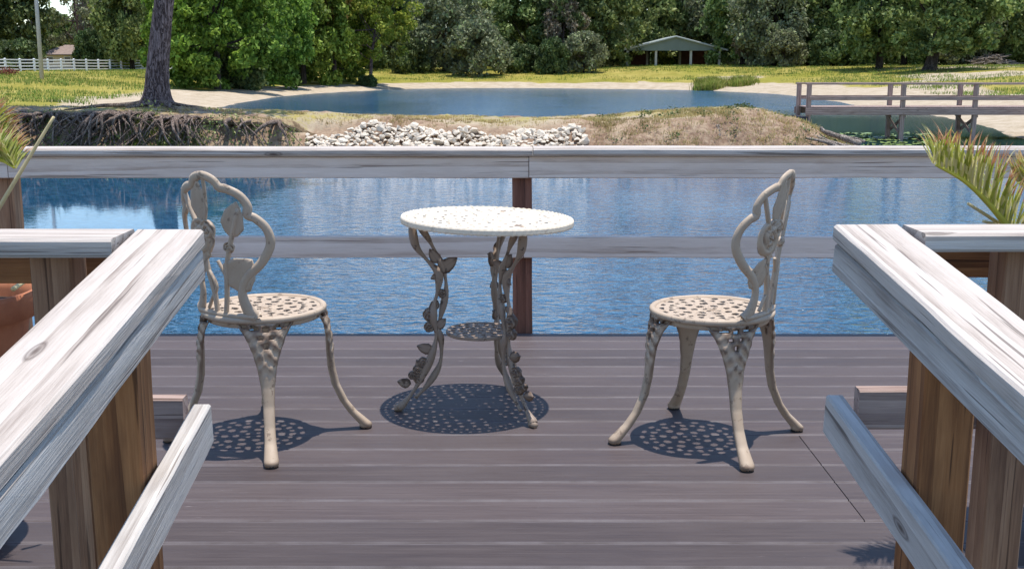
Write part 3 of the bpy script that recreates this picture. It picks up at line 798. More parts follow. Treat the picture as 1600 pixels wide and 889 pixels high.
for i, ((x, y, rad), z) in enumerate(zip(pts, PZ)):
    rot = (rr_.uniform(-.5, .7), rr_.uniform(-.5, .5), rr_.uniform(0, 6.3)); meh = rr_.choice(RM)
    loc = (x, y, max(float(z), WZ-.1)+rad*.45)
    if i < 300:
        o = bpy.data.objects.new('rock', meh); C.objects.link(o); o.location = loc; o.rotation_euler = rot; o.scale = (rad*1.12,)*3
        tn = meh.materials[0] is M['rock_tan']
        sec = ('left end', 'left part', 'middle', 'right part', 'right end')[min(4, max(0, int((x+4.95)/1.34)))]
        row = ('water edge', 'middle rows', 'top rows')[min(2, max(0, int((y-25.75)/.66)))]
        tag(o, '%s stone at the %s of the riprap bank, in its %s' % ('tan' if tn else 'bone white', sec, row) if row != 'water edge' else '%s stone at the %s of the riprap bank, down at the water edge' % ('tan' if tn else 'bone white', sec), 'rock', 'riprap stones on the far bank')
    else:
        from mathutils import Euler
        mw = Matrix.Translation(loc) @ Euler(rot).to_matrix().to_4x4() @ Matrix.Scale(rad*1.12, 4)
        smb.add([mw @ v.co for v in meh.vertices], [tuple(p.vertices) for p in meh.polygons])
tag(smb.build('small_rocks', M['rock']), 'smaller pale stones packed between the limestone chunks of the riprap', 'rocks', None, 'stuff')

# ------------------------------------------------------------------ foliage tools
def leaves(cent, size, rg, up=.35, asp=.55):
    """leaf quads (rhombs) at the given centres; returns verts, faces"""
    n = len(cent)
    nrm = rg.normal(size=(n, 3)); nrm[:, 2] = nrm[:, 2]*.8+up*1.5; nrm /= np.linalg.norm(nrm, axis=1)[:, None]
    a = rg.normal(size=(n, 3)); a -= nrm*(a*nrm).sum(1)[:, None]; a /= np.linalg.norm(a, axis=1)[:, None]+1e-9
    b = np.cross(nrm, a); s = (size*rg.uniform(.6, 1.35, n))[:, None]
    v = np.stack([cent-a*s, cent-b*s*asp, cent+a*s, cent+b*s*asp], 1).reshape(-1, 3)
    return v, np.arange(4*n).reshape(n, 4)
def np_mesh(name, v, f, mat):
    me = bpy.data.meshes.new(name); n = len(v); m = len(f)
    me.vertices.add(n); me.vertices.foreach_set('co', v.astype(np.float32).ravel())
    me.loops.add(m*4); me.loops.foreach_set('vertex_index', f.astype(np.int32).ravel())
    me.polygons.add(m); me.polygons.foreach_set('loop_start', (np.arange(m)*4).astype(np.int32))
    me.update(calc_edges=True); me.materials.append(mat); return me
def crown_mesh(seed, mat, R=5., H=8., nc=120, per=110, leaf=.26, z0=0., cr=(.7, 1.35), low=.15):
    rg = np.random.default_rng(seed); cs = []
    cen = []
    for _ in range(nc):
        th = rg.uniform(0, 2*PI); u = rg.uniform(0, 1)
        zz = low+(1-low)*u**.8
        prof = math.sin(PI*min(1, .16+.80*zz))**.55     # broad middle, rounded top
        lob = 1+.22*math.sin(th*3+seed)+.14*math.sin(th*5+seed*2+zz*6)
        r = R*prof*lob*rg.uniform(.45, 1)**.5*.86
        cen.append((r*math.cos(th), r*math.sin(th), z0+H*zz*.95, rg.uniform(*cr)))
    for (x, y, z, r) in cen:
        d = rg.normal(size=(per, 3)); d /= np.linalg.norm(d, axis=1)[:, None]
        rad = r*rg.uniform(.35, 1.08, per)**.6
        p = d*rad[:, None]*np.array([1, 1, .72])+np.array([x, y, z])
        cs.append(p)
    v, f = leaves(np.concatenate(cs), leaf, rg)
    return np_mesh('crown', v, f, mat), cen
def trunk_mesh(seed, mat, r0, hgt, cen=None, nlimb=8, lean=(0, 0), flare=1.5, seg=12):
    r = random.Random(seed); m = MB()
    P = spline([(0, 0, -.3), (lean[0]*.2+r.uniform(-.1, .1), lean[1]*.2, hgt*.33), (lean[0]*.6, lean[1]*.6, hgt*.66), (lean[0], lean[1], hgt)], 16)
    m.tube(P, [r0*(1+(flare-1)*math.exp(-i*1.1))*(1-.65*i/16) for i in range(17)], seg)
    if cen:
        for (x, y, z, rr2) in r.sample(cen, min(nlimb, len(cen))):
            a = P[r.randint(5, 14)]; b = Vector((x, y, z)); md = (a+b)/2+Vector((0, 0, -.08*(b-a).length))
            rb = r0*r.uniform(.22, .42); m.tube(spline([a, md, b], 8), [rb*(1-.8*i/8) for i in range(9)], 7)
    me = bpy.data.meshes.new('trunk'); me.from_pydata(m.v, [], m.f); me.polygons.foreach_set('use_smooth', [True]*len(me.polygons)); me.materials.append(mat); return me
def kind(seed, leafm, barkm, R, H, nc, per, leaf, z0, tr, lean=(0, 0), cr=(.7, 1.35), low=.15, nl=9, nm=None):
    cm, cen = crown_mesh(seed, M[leafm], R, H, nc, per, leaf, z0, cr, low)
    return (cm, trunk_mesh(seed, M[barkm], tr, z0+H*.6, cen, nl, lean))
K_ = {
 'oakA': kind(11, 'leaf_oak', 'bark_dark', 5.4, 10.2, 175, 115, .24, .5, .40, low=.02),
 'oakB': kind(12, 'leaf_oak', 'bark_dark', 4.8, 8.8, 150, 115, .24, .9, .38, (.8, 0), low=.05),
 'oakC': kind(13, 'leaf_dark', 'bark_dark', 5.2, 11., 170, 115, .24, 1.0, .5, (-.7, 0), low=.0),
 'moss': kind(14, 'leaf_moss', 'bark_dark', 4.9, 9.6, 150, 120, .22, .4, .35, low=.0),
 'bright': kind(15, 'leaf_bright', 'bark_dark', 4.3, 8.6, 190, 140, .17, .15, .24, cr=(.45, .95), low=.0),
 'yellow': kind(16, 'leaf_yellow', 'bark', 3.9, 8.2, 120, 150, .15, 1.6, .17, (.9, .2), cr=(.4, .9), low=.05, nl=14),
 'bush': kind(17, 'leaf_yellow', 'bark_dark', 1.7, 2.6, 40, 100, .15, .1, .08, cr=(.35, .7), low=.0, nl=4),
 'shrub': kind(18, 'leaf_dark', 'bark_dark', 2.6, 3.2, 60, 110, .20, .1, .10, cr=(.5, .9), low=.0, nl=4),
 'pale': kind(19, 'leaf_moss', 'bark_dark', 3.0, 4.2, 80, 110, .18, .2, .15, cr=(.5, .95), low=.0, nl=6),
 'brown': kind(20, 'leaf_brown', 'bark', 2.3, 5.0, 60, 80, .17, 1.6, .14, cr=(.35, .8), low=.0, nl=16),
 'gold': kind(22, 'leaf_gold', 'bark', 2.2, 6.5, 60, 90, .15, 3.4, .14, cr=(.35, .8), low=.0, nl=16),
 'openpine': kind(21, 'leaf_moss', 'bark', 3.8, 8.5, 46, 110, .16, 3.0, .22, (.5, 0), cr=(.5, .95), low=.0, nl=26),
}
def tree(kd, px, d, label, s=1., sz=None, rot=0., cat='tree', group=None, y_off=0):
    x = (px-800)/F*(d*math.cos(PITCH)); z = hz(x, d)
    t = empty({'bush': 'bush', 'shrub': 'shrub', 'pale': 'shrub'}.get(kd, 'pine_tree' if kd in ('yellow', 'openpine') else 'dead_tree' if kd in ('brown', 'gold') else 'oak_tree'), (x, d, z-.05), rot, label, cat, group)
    t.scale = (s, s, sz or s)
    o1 = link('trunk', K_[kd][1], None, t); o2 = link('crown', K_[kd][0], None, t)
    return t
T = tree
# left wood
T('oakC', -70, 118, 'dark oak at the far left end of the wood', 1.0, 1.15, 1.)
T('oakC', 8, 128, 'dark dense oak behind the left end of the white fence', .95, 1.2, 2.)
T('shrub', 30, 112, 'low dark shrub behind the left end of the white fence', .9, .9, 2., 'shrub')
T('openpine', 52, 150, 'open crowned pine just left of the slender grey pole', .9, 1.15, .5)
T('oakB', 92, 158, 'small oak rising above the beige house', .8, .75, 1.2)
T('openpine', 128, 138, 'thin grey green pine over the right end of the beige house', 1.0, 1.15, 3.)
T('shrub', 148, 122, 'round dark green shrub beside the beige house', .75, 1.25, .5, 'shrub')
T('moss', 168, 150, 'grey green oak between the beige house and the small yellow green bush', .85, 1.1, 4.)
T('bush', 184, 124, 'small yellow green bush just behind the white fence', 1.35, 1.35, 0, 'bush')
T('oakB', 207, 119, 'oak with a clear dark trunk left of the great leaning pine trunk', .72, 1.05, 2.6)
T('openpine', 236, 160, 'tall thin pine behind the great leaning pine trunk', 1.0, 1.25, 5.)
T('oakA', 275, 150, 'oak behind the white fence to the right of the great pine trunk', .8, 1.0, 2.)
# near bright pair
T('bright', 338, 79, 'big bright green leafy tree casting shade on the left shore of the far pond', 1.0, 1.1, .4)
T('bright', 400, 88, 'bright green tree just right of the biggest bright green one', 1.0, 1.15, 3.1)
T('bright', 512, 108, 'bright green tree farthest right of the bright green row', 1.05, 1.25, 2.2)
T('bright', 300, 96, 'bright green tree showing just right of the great pine trunk', .9, 1.1, 1.7)
T('shrub', 372, 83, 'dark shrub in the shade under the biggest bright green tree', .8, .9, 1., 'shrub')
T('shrub', 430, 100, 'dark shrub in the hollow between the bright green trees', 1., 1.1, 2., 'shrub')
T('shrub', 640, 124, 'dark shrub at the right foot of the yellow green pine', .8, 1.1, 3., 'shrub')
T('shrub', 815, 124, 'dark shrub under the broad green oak', .75, .9, 3., 'shrub')
T('pale', 1225, 122, 'pale green low bush above the far end of the reeds', .8, .9, 2., 'bush')
T('shrub', 1300, 122, 'dark shrub at the edge of the wood above the left end of the footbridge', 1.0, 1.1, 3., 'shrub')
T('pale', 1490, 118, 'pale green bush right of the thick leaning trunk', .9, .9, 4., 'bush')
T('bright', 474, 98, 'bright green tree with a dark hollow under its crown at the head of the pond', 1.02, 1.3, 5.)
T('gold', 522, 101, 'yellow brown dying tree between the bright green and yellow green trees', 1.25, 1.6, 1.)
T('yellow', 578, 103, 'yellow green pine with a leaning trunk on the far grass', 1.02, 1.12, .3)
T('shrub', 574, 102, 'low green shrub at the foot of the leaning yellow green pine', .35, .3, .3, 'shrub')
T('oakC', 430, 112, 'dark oak filling the gap behind the bright green trees', 1., 1.1, .9)
T('oakA', 535, 130, 'dark oak behind the dying yellow brown tree', .95, 1.1, 5.4)
# middle row
T('oakC', 640, 138, 'dark oak right behind the yellow green pine', .95, 1.05, .7)
T('moss', 695, 128, 'grey green oak with hanging grey moss above the middle of the pond', .95, 1.0, 2.2)
T('pale', 748, 120, 'low pale green tree in front of the dark oaks', 1.1, 1.25, .4, 'tree')
T('oakB', 768, 142, 'round topped oak under the open patch of sky', .95, .85, 4.)
T('oakA', 826, 132, 'broad green oak left of the brown mossy tree', .9, 1.0, 1.)
T('oakC', 884, 130, 'dark tall oak behind the brown mossy tree', .9, 1.15, 4.)
T('brown', 880, 127, 'brown mossy tree standing out against the dark wood', 1.0, 1.25, 2.)
T('pale', 912, 123, 'grey green bush at the foot of the brown mossy tree', .8, .95, 1., 'bush')
T('shrub', 862, 122, 'dark shrub left of the foot of the brown mossy tree', .7, 1.1, 1., 'shrub')
T('oakA', 938, 133, 'green oak left of the green roofed pavilion', .92, 1.05, 3.)
T('pale', 958, 139, 'pale green low tree just left of the pavilion', .85, 1.1, 2., 'tree')
T('oakB', 1010, 146, 'mid green oak rising behind the left half of the pavilion roof', 1.05, 1.15, 0)
T('oakC', 1066, 148, 'dark oak rising behind the pavilion ridge', .95, 1.2, 1.)
T('bush', 1045, 148, 'bright small tree seen through the open middle of the pavilion', 1.1, 1.35, 0, 'bush')
T('moss', 1118, 146, 'grey green oak rising behind the right half of the pavilion roof', 1.0, 1.2, .8)
T('oakA', 1160, 133, 'green oak next to the right corner of the pavilion', .85, 1.1, 2.4)
T('brown', 1168, 129, 'small brown dead tree beside the right corner of the pavilion', .8, .6, 2.)
T('moss', 1208, 126, 'mossy oak above the reeds on the far shore', .9, 1.1, 5.)
T('oakA', 1262, 128, 'leafy oak above the left end of the footbridge', .95, 1.15, .3)
T('oakC', 1318, 132, 'dark oak between the footbridge end and the twin trunked oak', 1.0, 1.15, 2.)
T('oakB', 1374, 110, 'oak with a dark upright trunk above the middle of the footbridge', .95, 1.15, 1.4)
T('oakA', 1412, 122, 'oak with green crown between the two dark trunks', .9, 1.15, 1.9)
T('moss', 1505, 120, 'grey green oak right of the thick leaning trunk', .85, 1.1, 3.)
T('oakC', 1562, 128, 'dark oak behind the brush pile', 1.0, 1.15, 4.2)
T('oakA', 1618, 118, 'green oak at the right end of the wood', .95, 1.15, 5.)
T('oakB', 1690, 120, 'green oak beyond the right end of the wood', 1., 1.1, 2.)
# thick leaning oak
x = (1452-800)/F*100*math.cos(PITCH)
t = empty('oak_tree', (x, 100, hz(x, 100)-.05), 0, 'old oak with a thick black leaning trunk on the right lawn', 'tree')
link('crown', K_['oakA'][0], None, t, Matrix.Translation((1.6, 0, 1.2)) @ Matrix.Scale(.9, 4))
link('trunk', trunk_mesh(77, M['bark_dark'], .55, 7.5, [(c[0]*.9+1.6, c[1]*.9, c[2]+1.2, 1) for c in crown_mesh(11, M['leaf_oak'], 5.2, 9.5, 60, 1)[1]], 12, (2.4, .3), 2.1), None, t)

# the wood behind, one unbroken mass
rg = np.random.default_rng(3)
def band(name, y0, y1, n, leaf, topf, zb, mat, label, x0=-95, x1=100, depth=1.):
    cx = rg.uniform(x0, x1, n); cy = rg.uniform(y0, y1, n); px = 800+F*cx/(cy*math.cos(PITCH))
    tz = topf(px)+1.2*np.sin(cx*.55)+.8*np.sin(cx*1.3+1)
    cz = zb+(tz-zb)*rg.uniform(0, 1, n)**.8
    cen = np.repeat(np.stack([cx, cy, cz], 1), 60, 0); d = rg.normal(size=cen.shape); d /= np.linalg.norm(d, axis=1)[:, None]
    cen += d*rg.uniform(.4, 1.5, len(cen))[:, None]*np.array([1, 1, .7])
    v, f = leaves(cen, leaf, rg)
    tag(link(name, np_mesh(name, v, f, mat)), label, 'wood', None, 'stuff')
tf = lambda px: np.interp(px, [-200, -20, 20, 60, 150, 190, 240, 320, 700, 745, 765, 815, 835, 1700, 2200], [15, 13, 8, 6.5, 6.5, 6.5, 7, 13, 13, 11, 9.2, 9.2, 12, 14, 14])
band('far_wood', 160, 172, 2500, .34, tf, .5, M['leaf_dark'], 'dark wood filling the background behind the oaks', -180, 170)
band('undergrowth', 152, 158, 1100, .30, lambda px: np.where((px > 60) & (px < 150), 1.2, 3.6)+0*px, .2, M['leaf_dark'], 'dark undergrowth at the foot of the wood', -80, 85)

# ------------------------------------------------------------------ the great leaning pine and its washed-out roots
px_, py_, yt = 243, 163, 29.3
b0 = aty(px_, py_, yt); gz = hz(b0.x, yt)
pt = empty('pine_tree', (b0.x, yt, gz), 0, 'great pine with a thick purplish scaly trunk leaning on the eroded left bank', 'tree')
B = Vector(pt.location)
c1 = aty(246, 100, yt)-B; c2 = aty(256, 0, yt)-B; dirn = (c2-c1)
P = [Vector((0, 0, -.35)), Vector((0, 0, .05)), c1*.5, c1, c2, c2+dirn*1.6+Vector((.1, 0, 0)), c2+dirn*4.2, c2+dirn*7.]
sp = spline(P, 60)
m = MB(); v = []; seg = 20
for i, p in enumerate(sp):
    h = p.z; r = .27+.06*math.exp(-h/1.2)+.16*math.exp(-max(0, h)/.22)-.012*h
    r = max(.08, r)
    for k in range(seg):
        a = 2*PI*k/seg; rr2 = r*(1+.05*math.sin(a*3+1)+.28*math.exp(-max(0, h)/.18)*max(0, math.sin(a*5+.6))+.02*noise.noise((a*3, h*3, 0)))
        v.append((p.x+rr2*math.cos(a), p.y+rr2*math.sin(a), p.z))
m.add(v, [(i*seg+k, i*seg+(k+1) % seg, (i+1)*seg+(k+1) % seg, (i+1)*seg+k) for i in range(len(sp)-1) for k in range(seg)])
cmz = kind(31, 'leaf_dark', 'bark', 4.2, 6.5, 58, 150, .14, 8.2, .1, cr=(.5, 1.0), low=0)
rnd = random.Random(4); _, cen = crown_mesh(31, M['leaf_dark'], 4.2, 6.5, 58, 1, .14, 8.2, (.5, 1.), 0)
for (x, y, z, r) in rnd.sample(cen, 26):
    a = sp[rnd.randint(42, 59)]; bb = Vector((x+1.0, y, z)); m.tube(spline([a, (a+bb)/2+Vector((0, 0, .1)), bb], 8), [.06*(1-.8*i/8) for i in range(9)], 6)
m.build('trunk', M['bark'], pt, smooth=True)
link('crown', cmz[0], None, pt, Matrix.Translation((1.0, 0, 0)))
rn = random.Random(9); m = MB()
for i in range(11):     # buttress roots running from the flare over the bank
    a = rn.uniform(PI*1.02, PI*1.98) if i < 8 else rn.uniform(0, PI)
    L = rn.uniform(.9, 2.2); pts = []
    for s in range(7):
        x = B.x+math.cos(a)*(.25+L*s/6)+.1*math.sin(s+i); y = B.y+math.sin(a)*(.25+L*s/6)
        pts.append(Vector((x, y, hz(x, y)+.03+.10*(1-s/6)))-B)
    m.tube(spline(pts, 14), [.075*(1-.75*s/14) for s in range(15)], 7)
tag(m.build('surface_roots', M['root'], pt, smooth=True))

# overhanging turf lip and hanging root tangle
def shore_y(x):
    a = np.interp(x, [-21, -14.5, -11, -8, -5, -2], [21, 25.4, 26, 25.7, 26.3, 26.0]); return float(a)
m = MB(); nxl = 150
def lipz(x): return float(hz(x, shore_y(x)+1.25))
LZ = {}
def lip(i, j, s):
    x = -17+12.2*i/nxl; t = j/6
    if i not in LZ: LZ[i] = lipz(x)
    out = .62+.30*noise.noise((x*1.3, 0, 0))+.16*noise.noise((x*4, 2, 0))
    out *= float(np.clip((-4.9-x)/1.2, .1, 1))
    y = shore_y(x)+1.3-t*out
    z = LZ[i]+.03-.10*t*t+.05*noise.noise((x*3, y*3, 1))
    if s < 0: z -= .10*(1-.5*t)+.09*abs(noise.noise((x*5, y*5, 4)))
    return (x, y, z)
m.slab(nxl, 6, lambda i, j: lip(i, j, 1), lambda i, j: lip(i, j, -1))
lipo = m.build('turf_overhang', None); tag(lipo, kind='structure')
k = NT('turf_edge'); nz_ = k.noise(k.co('Object'), 5, 5, .65); lm_ = k.fin(k.ramp(nz_, [(.32, (.09, .06, .035)), (.5, (.24, .17, .10)), (.62, (.36, .28, .16)), (.72, (.20, .22, .06))]), .95, k.bump(nz_, .8, .05), .1)
lipo.data.materials.append(lm_)
m = MB()
for i in range(330):
    x = rn.uniform(-16.5, -5.2); dens = 1 if x < -7.2 else .35
    if rn.random() > dens: continue
    sy = shore_y(x); zt = lipz(x)
    y0 = sy+rn.uniform(.45, 1.1); dx = rn.gauss(0, .42); ln = rn.uniform(.45, 1.05)
    p0 = Vector((x, y0+.25, zt-.04)); p1 = Vector((x+dx*.4, y0-.15-rn.uniform(0, .3), zt+rn.uniform(-.12, .02)))
    p2 = Vector((x+dx, y0-.35-rn.uniform(0, .25), zt-ln*.5)); p3 = Vector((x+dx*1.5+rn.uniform(-.25, .25), sy+rn.uniform(-.05, .35), max(WZ-.05, zt-ln)))
    r0 = rn.choice([.012, .016, .022, .035, .05]) if i % 9 else .06
    m.tube(spline([p0, p1, p2, p3], 12), [r0*(1-.7*s/12) for s in range(13)], 6)
tag(m.build('root_tangle', M['root'], smooth=True), 'tangle of grey brown roots hanging from the eroded bank under the great pine', 'roots', None, 'stuff')
# weeds and ferns in the bank
cs = []
for i in range(260):
    x = rn.uniform(-17, -5) if i < 190 else rn.uniform(-17, -13); s = shore_y(x)
    yy = s+rn.uniform(.1, .8); zz = hz(x, yy)+rn.uniform(0, .25)
    cs.append(np.array([x, yy, zz])+rng.normal(size=(36, 3))*np.array([.16, .12, .11]))
v, f = leaves(np.concatenate(cs), .035, rng)
tag(link('bank_weeds', np_mesh('bank_weeds', v, f, M['leaf_oak'])), 'small green weeds growing between the hanging roots', 'weeds', None, 'stuff')

# ------------------------------------------------------------------ grasses
def tufts(name, pts, hgt, mat, label, cat, blades=9, w=.007, spread=.05):
    n = len(pts)*blades; base = np.repeat(np.array(pts), blades, 0)+rng.normal(size=(n, 3))*np.array([spread, spread, 0])
    a = rng.uniform(0, 2*PI, n); l = rng.uniform(.1, .75, n); h = hgt*rng.uniform(.5, 1.2, n)
    d = np.stack([np.cos(a)*l, np.sin(a)*l, np.ones(n)], 1)*h[:, None]
    s = np.stack([-np.sin(a), np.cos(a), np.zeros(n)], 1)*w
    mid = base+d*np.array([.4, .4, .62]); tip = base+d
    v = np.stack([base-s, base+s, mid+s*.8, mid-s*.8, mid-s*.8, mid+s*.8, tip+s*.15, tip-s*.15], 1).reshape(-1, 3)
    return tag(link(name, np_mesh(name, v, np.arange(len(v)).reshape(-1, 4), mat)), label, cat, None, 'stuff')
x = rng.uniform(-17, 10, 11000); y = rng.uniform(26.2, 31.5, 11000); dd = sdist(x, y); z = height(x, y)
ok = (dd > .35) & ((x > -5) | (dd > .9)) & (x < 9.3) & (wob(x, y, .9, 5.)+rng.normal(size=len(x))*.35 > -.05) & ~((x > -5.3) & (x < 2.2) & (dd < 1.6))
tufts('dry_grass', np.stack([x, y, z-.01], 1)[ok], .065, M['dry'], 'short dry grass growing along the top of the earthen spit', 'grass', 8, .006, .06)
x = rng.uniform(2, 9.6, 2600); y = rng.uniform(26.4, 31, 2600); dd = sdist(x, y); ok = (dd > .5) & (wob(x, y, 1.7, 2.)+rng.normal(size=len(x))*.3 > -.1); z = height(x, y)
tufts('mound_grass', np.stack([x, y, z-.01], 1)[ok], .085, M['dry'], 'taller straw coloured grass over the mound at the right end of the spit', 'grass', 9, .007, .07)
x = rng.uniform(-9, -7.2, 160); y = rng.uniform(25.9, 26.5, 160); z = height(x, y); ok = z > WZ-.02
xw, yw = rng.uniform(2.2, 8.4, 60), rng.uniform(26.3, 30.5, 60)
cs = [np.array([a, b_, hz(a, b_)+.05])+rng.normal(size=(26, 3))*np.array([.09, .07, .04]) for a, b_ in zip(xw, yw) if sdist(np.array([a]), np.array([b_]))[0] > .4]
v, f = leaves(np.concatenate(cs), .030, rng)
tag(link('mound_weeds', np_mesh('mound_weeds', v, f, M['leaf_dark'])), 'scattered low green weeds on the slope of the mound', 'weeds', None, 'stuff')
x = rng.uniform(-9, -7.2, 160); y = rng.uniform(25.9, 26.5, 160); z = height(x, y); ok = z > WZ-.02
tufts('shore_grass', np.stack([x, y, z-.01], 1)[ok], .16, M['green_grass'], 'bright green grass at the water line below the roots', 'grass', 9, .007, .05)
# reeds on the far shore and long grass on the left field
rp = []
for i in range(420):
    pxx = rn.choice([rn.gauss(1100, 6), rn.gauss(1116, 4), rn.gauss(1162, 9), rn.uniform(1092, 1178)]); yy = rn.uniform(99.5, 103) if i % 3 else rn.uniform(97.5, 99.5); xx = (pxx-800)/F*yy*.981; rp.append((xx, yy, max(WZ, hz(xx, yy))))
tufts('reeds', rp, 1.0*.62, M['green_grass'], 'clump of green reeds on the far shore left of the footbridge', 'reeds', 12, .03, .22)
x = rng.uniform(-45, 60, 34000); y = rng.uniform(45, 135, 34000); dd = sdist(x, y); ok = (dd > 6) & ((x < -14) | (y > 108) | (x > 24)) & (wob(x, y, .16, 2.)+rng.normal(size=len(x))*.3 > -.2)
z = height(x, y)
tufts('field_grass', np.stack([x, y, z-.02], 1)[ok], .20, M['green_grass'], 'rough yellow green grass of the fields beyond the ponds', 'grass', 6, .018, .25)
# lily pads
m = MB()
for i in range(210):
    pxx = rn.uniform(1272, 1450); pyy = rn.uniform(208, 234); p = atz(pxx, pyy, WZ+.006)
    if sdist(np.array([p.x]), np.array([p.y]))[0] > -.15: continue
    r = rn.uniform(.07, .16); a0 = rn.uniform(0, 6.3); tz = rn.uniform(.0, .04)
    m.add([(p.x, p.y, WZ+.006)]+[(p.x+r*math.cos(a0+k*.6), p.y+r*math.sin(a0+k*.6), WZ+.006+tz*abs(math.sin(k*.9+a0))) for k in range(10)], [(0, k, k+1) for k in range(1, 10)])
tag(m.build('lily_pads', M['lily']), 'green lily pads floating in the channel below the footbridge', 'water plants', None, 'stuff')

# ------------------------------------------------------------------ driftwood and stumps at the tip of the spit
def log(p, label, cat='driftwood', r=.05):
    o = Vector(p[0]); m = MB(); P = spline([Vector(a)-o for a in p], 12)
    m.tube(P, [r*(1-.55*i/12)*(1+.15*math.sin(i*2.1)) for i in range(13)], 8)
    tag(mesh('driftwood', m.v, m.f, M['driftwood'], None, True), label, cat).location = o

def wp(px, py, y): return tuple(aty(px, py, y))
log([wp(1345, 226, 28.0), wp(1318, 216, 28.1), wp(1288, 206, 28.2), wp(1283, 199, 28.2)], 'pale forked log poking up at the tip of the spit', r=.09)
log([wp(1338, 232, 27.6), wp(1310, 226, 27.7), wp(1270, 212, 27.9)], 'long brown log lying down the tip of the spit', r=.07)
log([wp(1312, 232, 27.3), wp(1290, 222, 27.4), wp(1258, 216, 27.6)], 'short dark log lowest at the tip of the spit', r=.06)
log([wp(1352, 222, 28.3), wp(1330, 215, 28.4), wp(1300, 214, 28.5)], 'thin grey branch reaching over the lily pads', r=.035)
log([wp(1174, 190, 27.5), wp(1166, 204, 27.2), wp(1170, 222, 26.9)], 'crooked pale root standing on the right side of the mound', r=.05)
log([wp(1122, 197, 27.2), wp(1124, 212, 27.0), wp(1120, 222, 26.9)], 'stubby whitish stump on the face of the mound', r=.07)
log([wp(1188, 196, 27.5), wp(1196, 206, 27.3), wp(1186, 216, 27.1)], 'small bent root beside the crooked pale root on the mound', r=.03)

# ------------------------------------------------------------------ footbridge
fb_ = empty('footbridge', (aty(1255, 200, 34.6).x, 34.6, WZ), 0, 'brown timber footbridge with rails crossing the channel on the right', 'footbridge'); O = tuple(fb_.location)
YN, YF = 34.0, 35.2
xl = aty(1263, 170, YN).x; xr = 25.; dz = aty(1400, 173, YN).z; tz = aty(1300, 131.5, YN).z; mz = aty(1400, 154, YN).z
for yy in (YN, YF):
    pxs = (1263, 1410, 1523, 1640)
    for i, pp in enumerate(pxs):
        xx = aty(pp, 170, YN).x
        board('post', (xx, yy, -2.4), (xx, yy, tz-.02), .125, .125, M['bridge'], fb_, up=(0, -1, 0), nseg=4, origin=O)
    board('top_rail', (xl-.1, yy, tz), (xr, yy, tz), .16, .05, M['bridge'], fb_, nseg=8, origin=O)
    s = -1 if yy == YN else 1
    board('mid_rail', (xl, yy+s*.085, mz), (xr, yy+s*.085, mz), .11, .04, M['bridge'], fb_, up=(0, -1, 0), nseg=8, origin=O)
    board('stringer', (xl-.1, yy+s*.09, dz-.03), (xr, yy+s*.09, dz-.03), .20, .05, M['bridge'], fb_, up=(0, -1, 0), nseg=8, origin=O)
n_ = int((xr-xl)/.155)
for i in range(n_):
    xx = xl+.08+i*.155; board('plank', (xx, YN-.05, dz+.09), (xx, YF+.05, dz+.09), .145, .035, M['bridge'], fb_, nseg=1, origin=O)
for pp in (1410, 1523):
    xx = aty(pp, 170, YN).x
    z1, z2 = dz-.15, dz-.62
    board('brace', (xx+.09, YN-.02, z1), (xx+.09, YF+.02, z2), .10, .035, M['bridge'], fb_, up=(1, 0, 0), nseg=2, origin=O)
    board('brace', (xx-.09, YN-.02, z2), (xx-.09, YF+.02, z1), .10, .035, M['bridge'], fb_, up=(1, 0, 0), nseg=2, origin=O)
for j in range(3): board('abutment_timber', (xl-.1, YN-.1, dz-.28-j*.2), (xl-.1, YF+.1, dz-.28-j*.2), .19, .16, M['joist'], fb_, up=(1, 0, 0), nseg=2, origin=O)

# ------------------------------------------------------------------ pavilion
YP = 132.; gl = hz(19, YP)
L0 = aty(975, 78, YP); R0 = aty(1135, 79, YP); RG = aty(1056, 57, YP)
pv = empty('pavilion', ((L0.x+R0.x)/2, YP, gl), 0, 'open sided pavilion with pale green metal roof at the edge of the wood', 'pavilion')
Lx, Rx, cx = L0.x-pv.location.x, R0.x-pv.location.x, RG.x-pv.location.x; ez = L0.z-gl; rz = RG.z-gl; dp = 9.
def roofslab(name, xa, za, xb, zb):
    m = MB(); nrib = 18; th = .12
    m.add([(xa, -.3, za), (xb, -.3, zb), (xb, dp, zb), (xa, dp, za), (xa, -.3, za-th), (xb, -.3, zb-th), (xb, dp, zb-th), (xa, dp, za-th)], [(0, 1, 2, 3), (7, 6, 5, 4), (0, 4, 5, 1), (1, 5, 6, 2), (2, 6, 7, 3), (3, 7, 4, 0)])
    rf = m.build(name, M['roof_green'], pv)
    for i in range(nrib):
        yy = -.25+i*(dp+.2)/nrib
        if i == 0: rm = MB().add([(xa, -.03, za+.01), (xb, -.03, zb+.01), (xb, .03, zb+.01), (xa, .03, za+.01), (xa, 0, za+.06), (xb, 0, zb+.06)], [(0, 1, 5, 4), (2, 3, 4, 5), (0, 4, 3), (1, 2, 5)]).build('roof_rib', M['roof_green'], rf); rm.location.y = yy; r0 = rm
        else: rm = r0.copy(); C.objects.link(rm); rm.location.y = yy
roofslab('roof', Lx-.15, ez-.02, cx, rz); roofslab('roof', Rx+.15, ez-.02, cx, rz)
m = MB(); gx0, gx1 = Lx+.25, Rx-.25; gb = ez-.12
tri = [(gx0, 0, gb), (gx1, 0, gb), (gx1, 0, ez+.02), (cx, 0, rz-.14), (gx0, 0, ez+.02)]
m.add(tri+[(a, .12, c) for a, b, c in tri], [(0, 1, 2, 3, 4), (9, 8, 7, 6, 5)]+[(i, i+5, (i+1) % 5+5, (i+1) % 5) for i in range(5)])
gb_ = m.build('gable', M['gable_green'], pv)
